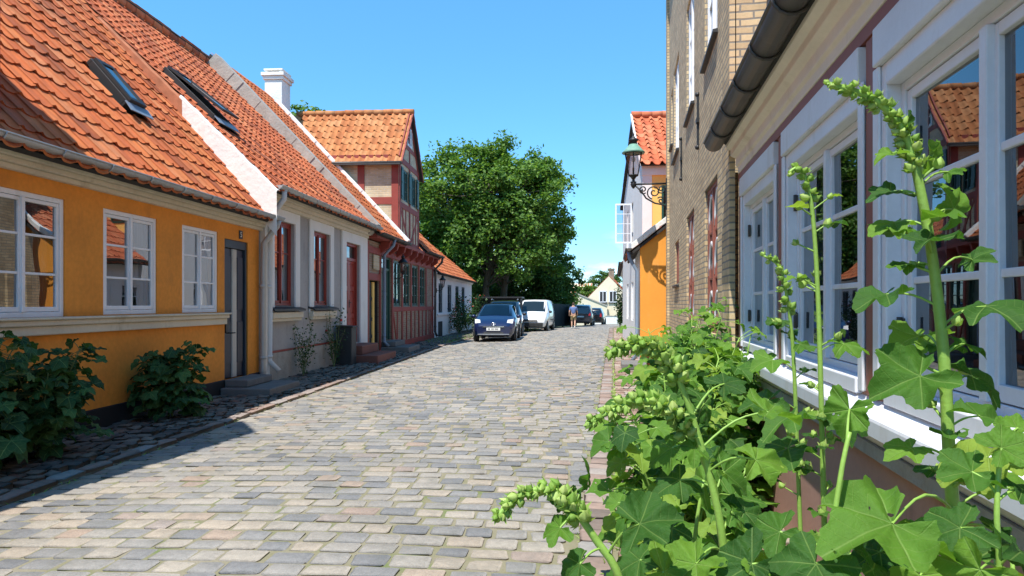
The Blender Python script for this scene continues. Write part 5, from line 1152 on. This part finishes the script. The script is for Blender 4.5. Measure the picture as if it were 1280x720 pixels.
def px_leaves(rows, Y):
    out = []
    for t, u, v, dY, tipu, tipv, sz, nx, ny, nz in rows:
        P = at(u, v, Y+dY); out.append((t, P, (tipu, rnd.uniform(-.35, .35), -tipv), (nx+rnd.uniform(-.35, .35), ny*.55+rnd.uniform(-.15, .15), nz), (.80 if sz > 120 else .70)*sz*(Y+dY)/853.3))
    return out

# nearest tall hollyhock, right
Y = 1.12
path = [at(1212, 1500, 1.18), at(1200, 800, 1.14), at(1194, 680, Y), at(1186, 560, Y), at(1180, 450, Y), at(1168, 340, Y), at(1150, 235, Y), at(1130, 165, Y), at(1092, 124, Y), at(1036, 106, Y-.01)]
rows = [ # t, u, v, dY, tip du, tip dv, size px, normal
 (.60, 1115, 655, -.18, -1, .1, 128, -.15, -.65, .75), (.70, 1150, 470, -.02, -1, .35, 92, -.2, -.75, .6), (.74, 1232, 383, .0, 1, -.2, 74, .1, -.5, .85),
 (.78, 1108, 368, .02, -1, .25, 66, -.3, -.35, .9), (.82, 1160, 300, -.04, 1, -.25, 62, .3, -.5, .8), (.83, 1118, 278, .03, -1, .15, 52, -.2, -.4, .9),
 (.84, 1192, 262, .05, .8, -.9, 56, .6, -.6, .5), (.88, 1114, 240, .03, -1, .1, 46, -.1, -.6, .7), (.90, 1115, 192, -.02, -1, .15, 36, 0, -.6, .7), (.91, 1160, 200, .03, .7, -1, 46, .6, -.7, .4),
 (.925, 1132, 158, .0, .5, -1, 32, .5, -.7, .4), (.68, 1215, 470, .06, 1, .15, 70, .2, -.6, .8), (.64, 1235, 572, -.1, -.9, .25, 90, 0, -.6, .8), (.58, 1262, 680, -.15, .6, .5, 110, .1, -.7, .7),
 (.5, 1205, 430, .02, .9, .2, 44, .3, -.5, .8), (.5, 1140, 560, .0, -1, .2, 50, -.3, -.4, .8), (.5, 1225, 520, -.03, 1, .1, 60, .3, -.3, .9), (.5, 1135, 330, .02, -1, .0, 36, -.2, -.3, .9), (.5, 1185, 215, .02, .8, -.4, 30, .3, -.5, .7), (.5, 1100, 690, -.1, -1, .4, 60, -.2, -.6, .7), (.56, 1150, 720, -.10, -.4, .9, 90, -.1, -.8, .6), (.72, 1150, 420, .12, -1, .1, 60, -.3, -.3, .9), (.62, 1262, 610, .0, 1, .2, 80, .3, -.5, .8), (.80, 1215, 325, .08, .5, -.5, 40, .5, -.4, .7)]
hollyhock('tallest hollyhock, close up at the right, its tip bending over the middle window', path, .0120, px_leaves(rows, Y), (.89, 1.0, 44, .0066), .42, buds_low=26)
# front hollyhocks with drooping flower spikes, centre
Y = 1.02
path = [at(800, 1600, 1.1), at(805, 900, 1.06), at(778, 735, Y), at(745, 675, Y), at(712, 630, Y), at(690, 612, Y), at(655, 617, Y-.01), at(618, 648, Y-.02)]
rows = [(.83, 700, 660, -.02, -1, .3, 44, -.2, -.6, .8), (.85, 735, 600, .02, .15, -1, 38, .7, -.6, .3), (.78, 800, 655, -.05, 1, -.35, 80, .2, -.7, .7), (.76, 725, 705, -.03, -.8, .5, 48, -.2, -.7, .7), (.90, 705, 618, .02, -.2, .9, 34, 0, -.8, .4), (.70, 830, 715, .0, .9, .2, 70, .1, -.6, .8)]
hollyhock('hollyhock with the lowest drooping bud spike hanging over the cobbles', path, .0072, px_leaves(rows, Y), (.885, 1.0, 46, .0072), .55)
Y = 1.12
path = [at(925, 1500, 1.2), at(918, 900, 1.16), at(905, 690, Y), at(888, 600, Y), at(868, 530, Y), at(850, 478, Y), at(828, 442, Y), at(795, 430, Y-.01), at(760, 442, Y-.02)]
rows = [(.6, 868, 560, .0, -1, .3, 40, -.2, -.6, .7), (.6, 915, 640, .02, .9, .3, 54, .2, -.5, .8), (.6, 855, 520, .0, -.8, .7, 34, -.3, -.6, .6), (.66, 880, 505, .04, -.5, -.4, 50, 0, -.8, .4), (.68, 905, 480, .06, 1, -.4, 46, .3, -.6, .7), (.60, 945, 575, -.08, 1, .15, 64, .1, -.7, .6), (.58, 960, 515, .0, 1, .2, 66, .2, -.5, .8), (.54, 850, 600, .02, -1, .3, 58, -.2, -.6, .8), (.50, 950, 690, -.10, .7, .5, 92, .1, -.7, .7), (.46, 870, 705, -.1, -.8, .5, 80, -.2, -.7, .7), (.76, 846, 470, .02, -.2, 1, 34, 0, -.9, .3)]
hollyhock('hollyhock whose bud spike arches left in front of the orange gable', path, .0074, px_leaves(rows, Y), (.905, 1.0, 48, .0075), .5)
path = [at(925, 1500, 1.24), at(915, 900, 1.2), at(898, 640, 1.16), at(868, 555, 1.14), at(840, 515, 1.12), at(800, 500, 1.11), at(762, 515, 1.10), at(738, 527, 1.09)]
rows = [(.74, 840, 560, .02, -.9, .4, 50, -.2, -.7, .6), (.66, 905, 590, .05, .7, .5, 60, .2, -.7, .6), (.6, 930, 640, .02, 1, .2, 70, .2, -.6, .8)]
hollyhock('hollyhock with a second bud spike drooping just below the arching one', path, .0072, px_leaves(rows, 1.13), (.875, 1.0, 50, .0075), .55)
# broad-leaved young plants filling the foreground
path = [at(1060, 1500, 1.0), at(1050, 900, .98), at(1040, 700, .97), at(1050, 600, .97), at(1062, 540, .98)]
rows = [(.95, 1062, 512, .06, -.4, .9, 60, -.7, -.6, .3), (.8, 975, 665, .02, -1, .4, 70, -.2, -.7, .7), (.75, 1020, 705, -.05, -.7, .6, 90, 0, -.8, .6), (.74, 1090, 712, -.02, .6, .6, 92, .1, -.7, .7), (.7, 940, 705, .0, -.9, .4, 84, -.1, -.7, .7)]
hollyhock('young broad-leaved hollyhock without buds, bottom centre-right', path, .0052, px_leaves(rows, .98), (.97, 1.0, 0, .006), .6)
path = [at(1262, 1500, .95), at(1258, 900, .93), at(1250, 720, .92), at(1246, 640, .92), at(1250, 570, .93)]
rows = [(.96, 1252, 560, .0, .7, -.3, 56, .2, -.7, .6), (.9, 1215, 590, .02, -1, .1, 66, -.2, -.6, .7), (.88, 1278, 612, .0, 1, .2, 60, .2, -.6, .8), (.82, 1200, 660, -.02, -1, .35, 76, -.1, -.7, .7), (.8, 1275, 690, -.04, .8, .5, 80, .2, -.7, .7), (.76, 1225, 712, -.06, -.5, .8, 84, 0, -.8, .6), (.92, 1272, 535, .06, .9, -.2, 46, .3, -.5, .8)]
hollyhock('young broad-leaved hollyhock in the bottom right corner', path, .0052, px_leaves(rows, .93), (.97, 1.0, 0, .006), .6)
path = [at(880, 1500, 1.3), at(872, 900, 1.28), at(865, 740, 1.27), at(870, 660, 1.27), at(880, 600, 1.28)]
rows = [(.95, 880, 600, .0, -.6, .5, 50, -.3, -.7, .5), (.9, 915, 620, .04, 1, .1, 56, .2, -.6, .7), (.85, 840, 660, -.04, -1, .3, 52, -.2, -.7, .7), (.8, 800, 700, .02, -1, .4, 56, -.2, -.7, .7), (.8, 905, 690, .0, .9, .4, 66, .2, -.6, .8), (.75, 850, 715, -.05, -.5, .7, 64, 0, -.8, .6)]
hollyhock('short budless hollyhock between the lowest and the arching spikes', path, .0052, px_leaves(rows, 1.28), (.97, 1.0, 0, .006), .6)
# slender spikes in front of the middle window
path = [at(1040, 1000, 2.05), at(1030, 640, 2.02), at(1026, 480, 2.0), at(1022, 360, 2.0), at(1016, 270, 2.0), at(1008, 225, 2.0), at(997, 210, 2.0), at(986, 216, 2.0)]
rows = [(.60, 1055, 430, -.05, 1, -.05, 40, .2, -.5, .8), (.5, 990, 520, -.05, -1, .2, 60, -.2, -.6, .8), (.45, 1050, 520, .0, 1, .2, 52, .2, -.6, .8), (.4, 985, 560, .0, -1, .2, 64, -.2, -.5, .9)]
hollyhock('slim hollyhock spike with a hooked tip before the middle window', path, .0085, px_leaves(rows, 2.0), (.93, 1.0, 12, .010), .5, buds_low=22)
path = [at(1010, 900, 2.5), at(998, 600, 2.48), at(992, 450, 2.46), at(985, 380, 2.45), at(975, 335, 2.45), at(955, 320, 2.44)]
hollyhock('short hollyhock spike before the far window, left of the slim one', path, .0085, px_leaves([(.6, 965, 450, 0, -1, .1, 40, -.2, -.6, .8), (.66, 1000, 430, 0, 1, .1, 30, .2, -.6, .8), (.7, 975, 400, 0, -1, .1, 26, -.2, -.6, .8), (.5, 960, 500, 0, -1, .2, 50, -.2, -.6, .8)], 2.46), (.86, 1.0, 18, .011), .5, buds_low=10)

def clump(x, y, h, n, rad, s0, s1, label, group='hollyhocks along the sunny wall', mleaf='holly', name='hollyhock', stems=5, z0=None):
    z0 = gz(y)+.01 if z0 is None else z0; b = Vector((x, y, z0)); e = thing(name, label, 'plant', b, 0, group); st = MB(); lf = MB()
    paths = []
    for k in range(stems):
        a = 2*math.pi*k/stems+rnd.uniform(-.5, .5); f = rnd.uniform(.15, .75)*rad; hh = h*rnd.uniform(.72, 1.0) if k else h
        paths.append(smooth_path([Vector((rnd.uniform(-.04, .04), rnd.uniform(-.04, .04), 0)), Vector((math.cos(a)*f*.4, math.sin(a)*f*.4, hh*.5)), Vector((math.cos(a)*f, math.sin(a)*f, hh))], 4))
        st.tube(paths[-1], [.010-.006*i/8 for i in range(9)], 6)
    for k in range(n):
        p_ = rnd.choice(paths); t = 1-rnd.random()**1.15*.94; q, d = sample(p_, t); th = rnd.uniform(0, 6.28); dr = Vector((math.cos(th), math.sin(th), 0)); ln = rnd.uniform(.10, .52)*rad*(1.5-t)+.03
        P = q+dr*ln+Vector((0, 0, ln*rnd.uniform(-.1, .6))); P.z = max(P.z, .05); size = (s0+(s1-s0)*t)*rnd.uniform(.7, 1.2)
        nm = Vector((0, 0, 1))+dr*rnd.uniform(.0, 1.3)+Vector((rnd.uniform(-.3, .2), rnd.uniform(-.6, .1), 0))
        st.tube(curve(q, P, .1*ln, 3), .003, 4, False); leaf(lf, P, dr+Vector((0, 0, rnd.uniform(-.7, .1))), nm, size, 22, 3)
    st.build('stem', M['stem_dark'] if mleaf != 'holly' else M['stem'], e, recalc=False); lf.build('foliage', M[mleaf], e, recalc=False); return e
CL = [(1.62, 5.0, 1.15, 90, .42, .13, .08, 'hollyhock foliage hugging the brown wall under the far window'), (1.72, 5.45, 1.25, 110, .5, .13, .08, 'hollyhock foliage close to the brown wall, left end of the far window'), (1.98, 8.3, 1.25, 90, .60, .11, .07, 'leafy hollyhock clump against the brick wall, farthest along the row'), (1.85, 7.3, 1.30, 110, .65, .115, .07, 'leafy hollyhock clump between the two brick house windows'),
      (1.66, 6.35, 1.45, 130, .65, .125, .075, 'tall leafy hollyhock clump at the joint of brick and pink-brown houses'), (1.40, 5.6, 1.38, 130, .65, .13, .08, 'leafy hollyhock clump below the far white window'),
      (1.22, 4.9, 1.25, 130, .62, .14, .085, 'broad leafy hollyhock clump between far and middle windows'), (1.02, 4.2, 1.14, 120, .50, .14, .09, 'broad low hollyhock clump beside the brown wall'),
      (.86, 3.5, .98, 95, .46, .14, .09, 'low hollyhock clump at the pavement edge'), (.72, 2.85, .82, 80, .45, .14, .09, 'lowest hollyhock clump by the kerb, nearest the bottom edge')]
for x, y, h, n, rad, s0, s1, lb in CL: clump(x, y, h, round(n*1.35), rad, s0*.95, s1, lb)
for k, (x, y, h, n, rad, lb) in enumerate([(.98, 1.85, .88, 40, .42, 'shady hollyhock foliage under the sill of the near window'), (.62, 1.75, .86, 60, .42, 'dense hollyhock foliage low in front of the brown wall'), (.42, 1.45, .88, 45, .35, 'hollyhock foliage at the bottom edge beneath the bud spikes'), (1.02, 1.30, 1.05, 80, .36, 'hollyhock leaves low in the right corner')]): clump(x, y, h, round(n*.8), rad, .11, .07, lb)
# left side plants in the shade
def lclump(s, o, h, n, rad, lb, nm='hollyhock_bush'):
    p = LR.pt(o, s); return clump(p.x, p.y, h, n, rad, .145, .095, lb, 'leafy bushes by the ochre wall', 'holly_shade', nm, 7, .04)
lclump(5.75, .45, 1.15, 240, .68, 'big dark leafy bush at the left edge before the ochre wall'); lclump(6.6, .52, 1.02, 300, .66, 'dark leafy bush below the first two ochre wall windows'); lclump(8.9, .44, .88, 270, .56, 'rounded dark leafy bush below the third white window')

def twiggy(name, label, base, h, rad, n, m, flowers=0, fm='rose_red', lsz=.05, group=None, lean=(0, 0)):
    e = thing(name, label, 'plant', base, 0, group); st = MB(); lf = MB(); fl = MB(); tips = []
    for k in range(8):
        a = rnd.uniform(0, 6.28); p = [Vector((0, 0, 0))]; hh = h*rnd.uniform(.55, 1.0)
        for j in range(1, 5): p.append(Vector((math.cos(a)*rad*.8*(j/4)**1.3+rnd.uniform(-.04, .04)+lean[0]*j/4, math.sin(a)*rad*.8*(j/4)**1.3+rnd.uniform(-.04, .04)+lean[1]*j/4, hh*j/4)))
        st.tube(p, [.010, .008, .007, .005, .003], 5); tips.append(p)
    for k in range(n):
        p = rnd.choice(tips); q, d = sample(p, rnd.uniform(.2, 1.0)); c = q+Vector((rnd.gauss(0, rad*.22), rnd.gauss(0, rad*.22), rnd.gauss(0, .07))); c.z = max(.04, c.z)
        a = Vector((rnd.gauss(0, 1), rnd.gauss(0, 1), rnd.gauss(0, .6))).normalized(); b = a.orthogonal().normalized(); b = Quaternion(a, rnd.uniform(0, 6.28)) @ b; s = lsz*rnd.uniform(.7, 1.3)
        lf.add([tuple(c), tuple(c+a*s*.5+b*s*.32), tuple(c+a*s), tuple(c+a*s*.5-b*s*.32)], [(0, 1, 2, 3)])
    for k in range(flowers):
        p = rnd.choice(tips); q, d = sample(p, rnd.uniform(.6, 1.0)); fl.ball(tuple(q+Vector((rnd.gauss(0, rad*.2), rnd.gauss(0, rad*.2), 0))), .038, .038, .03, 8, 5)
    st.build('stem', M['stem_dark'], e, recalc=False); lf.build('foliage', M[m], e, recalc=False)
    if flowers: fl.build('blossom', M[fm], e)
    return e
twiggy('rose_bush', 'slim dark rose bush under the first red window', LR.pt(.22, 14.1, .03), 1.25, .30, 420, 'rose_leaf', 0, group='rose bushes by the grey cottage')
twiggy('rose_bush', 'rose bush with a red bloom between the second red window and bin', LR.pt(.22, 16.0, .03), 1.5, .30, 420, 'rose_leaf', 2, group='rose bushes by the grey cottage')
twiggy('climbing_rose', 'bushy red-flowered climber at the far end of the white cottage', LR.pt(.55, 36.6, .0), 2.3, 1.0, 1500, 'rose_leaf', 16, lsz=.11)
twiggy('climbing_rose', 'dark low shrub against the white cottage windows', LR.pt(.5, 34.0, .0), 1.5, .75, 800, 'rose_leaf', 8, lsz=.10)
ip = OR.pt(.25, 43.0, gz(43)); twiggy('ivy_column', 'green climber hugging the far corner of the white row house', ip, 2.9, .42, 1300, 'rose_leaf', 0, lsz=.11)
e = thing('flower_pot', 'terracotta pot with a small plant by the orange gable', 'flower pot', (3.18, 15.9, .04), 0)
MB().lathe([(.11, 0), (.16, .24), (.175, .24), (.175, .29), (.15, .29), (.14, .22)], (0, 0, 0), 18).build('pot', M['terracotta'], e)
lf = MB(); [leaf(lf, (rnd.gauss(0, .07), rnd.gauss(0, .07), rnd.uniform(.3, .55)), (rnd.gauss(0, 1), rnd.gauss(0, 1), rnd.uniform(-.2, .6)), (0, -.3, 1), .07, 16, 2) for k in range(30)]; lf.build('foliage', M['holly'], e, recalc=False)
e = thing('stone_slab', 'grey stone slab on the brick pavement by the orange house downpipe', 'slab', (2.78, 15.6, .045), -ang)
MB().box(-.28, .28, -.5, .5, 0, .13).build('slab', M['step_stone'], e, bevel=.02)

# ---- trees
def tree(name, label, base, h, crown, cz, n_clu, n_leaf, lsz, m, trunk_r, limbs=9, group=None, seed=3, low=.25):
    r = random.Random(seed); e = thing(name, label, 'tree', base, 0, group); tb = MB(); lf = MB(); rx, ry, rz_ = crown; cl = []
    tops = []
    k_tr = 2 if trunk_r > .2 else 1
    for t in range(k_tr):
        o = Vector((t*1.0-.3 if k_tr > 1 else 0, t*.6, 0)); p = [o, o+Vector((r.gauss(0, .15), r.gauss(0, .15), cz*.35)), o+Vector((r.gauss(0, .4), r.gauss(0, .4), cz*.75)), Vector((r.gauss(0, rx*.2), r.gauss(0, ry*.2), cz+rz_*.4))]
        p = smooth_path(p, 4); tb.tube(p, [trunk_r*(1-.8*i/(len(p)-1)) for i in range(len(p))], 9); tops.append(p)
    for k in range(n_clu):
        while True:
            d = Vector((r.gauss(0, 1), r.gauss(0, 1), r.gauss(0, 1))).normalized(); f = r.random()**.33
            c = Vector((d.x*rx*f, d.y*ry*f, d.z*rz_*f))
            if d.z > -.75: break
        lump = 1+.20*math.sin(d.x*5+seed)+.13*math.sin(d.y*6+d.z*5+seed*2)
        c = Vector((c.x*lump, c.y*lump, cz+c.z*(1+.10*math.sin(d.x*7+seed)))); cl.append((c, f))
        if k % 4 == 0 or f > .9 and k % 2 == 0:
            q, _ = sample(r.choice(tops), r.uniform(low, .95)); mid = q.lerp(c, .5)+Vector((0, 0, -.25)); tb.tube([q, mid, c], [trunk_r*.22, trunk_r*.12, .012], 5, False)
    for c, f in cl:
        cr_ = r.uniform(.36, .88)*(rx/5)**.5; nrm0 = (c-Vector((0, 0, cz))).normalized()
        for k in range(n_leaf):
            d = Vector((max(-1.1, min(1.1, r.gauss(0, .5))), max(-1.1, min(1.1, r.gauss(0, .5))), max(-.8, min(.8, r.gauss(0, .36)))))*cr_; q = c+d
            a = Vector((r.gauss(0, 1), r.gauss(0, 1), r.gauss(-.25, .6))).normalized(); nn = (Vector((0, 0, .8))+nrm0*.5+Vector((r.gauss(0, .6), r.gauss(0, .6), r.gauss(0, .5)))); b = nn.cross(a); 
            if b.length < .01: continue
            b.normalize(); s = lsz*r.uniform(.6, 1.3); up = a.cross(b)*s*.12
            lf.add([tuple(q-a*s*.5), tuple(q+b*s*.36+up), tuple(q+a*s*.55), tuple(q-b*s*.36+up)], [(0, 1, 2, 3)])
    tb.build('trunk', M['bark'], e, recalc=False); lf.build('crown', M[m], e, recalc=False)
    return e
tree('broadleaf_tree', 'huge round-crowned green tree rising behind the parked cars', (-1.45, 50, gz(50)), 13, (5.7, 5.0, 5.7), 7.9, 620, 125, .27, 'tree_leaf', .34, seed=5)
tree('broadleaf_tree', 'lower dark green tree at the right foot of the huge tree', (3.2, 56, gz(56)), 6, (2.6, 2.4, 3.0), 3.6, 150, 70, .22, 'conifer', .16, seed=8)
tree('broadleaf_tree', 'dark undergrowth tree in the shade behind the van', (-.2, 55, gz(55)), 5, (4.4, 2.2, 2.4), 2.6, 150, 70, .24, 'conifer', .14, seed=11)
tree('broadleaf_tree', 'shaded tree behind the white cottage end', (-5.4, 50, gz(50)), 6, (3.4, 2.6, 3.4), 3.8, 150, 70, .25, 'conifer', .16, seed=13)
tree('garden_bush', 'rounded bright green bush before the far orange roof', (10.6, 97, gz(97)), 4, (1.5, 1.4, 1.5), 4.2, 80, 60, .22, 'tree_leaf', .1, seed=17)
tree('far_tree', 'dark treetop peeping over the far orange roof', (17.6, 125, gz(110)), 8, (3.6, 3, 2.6), 7.0, 90, 60, .35, 'conifer', .2, seed=19)
tree('far_tree', 'treetop showing over the ridge beside the white chimney', (-12.2, 38, 0), 11, (2.0, 2.2, 2.2), 10.6, 90, 60, .22, 'tree_leaf', .2, seed=23)
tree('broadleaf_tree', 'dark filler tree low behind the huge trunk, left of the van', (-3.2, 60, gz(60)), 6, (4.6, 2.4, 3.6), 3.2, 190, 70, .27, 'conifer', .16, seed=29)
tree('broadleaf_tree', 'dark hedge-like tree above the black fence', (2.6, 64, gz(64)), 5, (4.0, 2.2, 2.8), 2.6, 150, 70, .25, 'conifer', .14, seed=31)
# grass verge near the cars
mb = MB()
for k in range(2600):
    y = rnd.uniform(26, 43); x = ledge(y)-rnd.random()**1.5*1.3-.05; z = gz(y)-.05; h = rnd.uniform(.05, .16); a = rnd.uniform(0, 6.28); d = Vector((math.cos(a), math.sin(a), 0))*.02
    mb.add([(x-d.x, y-d.y, z), (x+d.x, y+d.y, z), (x+rnd.gauss(0, .04), y+rnd.gauss(0, .04), z+h)], [(0, 1, 2)])
tag(mb.build('grass', M['holly'], recalc=False), 'strip of short grass along the left road edge by the cars', 'grass', kind='stuff')
mb = MB()
for k in range(1500):                    # weeds in the gutter joints
    y = 1.8+rnd.random()**1.6*22; x = (redge(y)+rnd.choice((-.14, .1, .12))+rnd.gauss(0, .03)) if rnd.random() < .65 else ledge(y)+rnd.gauss(0, .05); z = road_z(x, y)-.02 if x < redge(y) else gz(y)+.03
    h = rnd.uniform(.015, .045); a = rnd.uniform(0, 6.28); d = Vector((math.cos(a), math.sin(a), 0))*.012
    mb.add([(x-d.x, y-d.y, z), (x+d.x, y+d.y, z), (x+rnd.gauss(0, .03), y+rnd.gauss(0, .03), z+h)], [(0, 1, 2)])
tag(mb.build('weeds', M['bud'], recalc=False), 'tiny weeds growing in the paving joints along both kerbs', 'weeds', kind='stuff')
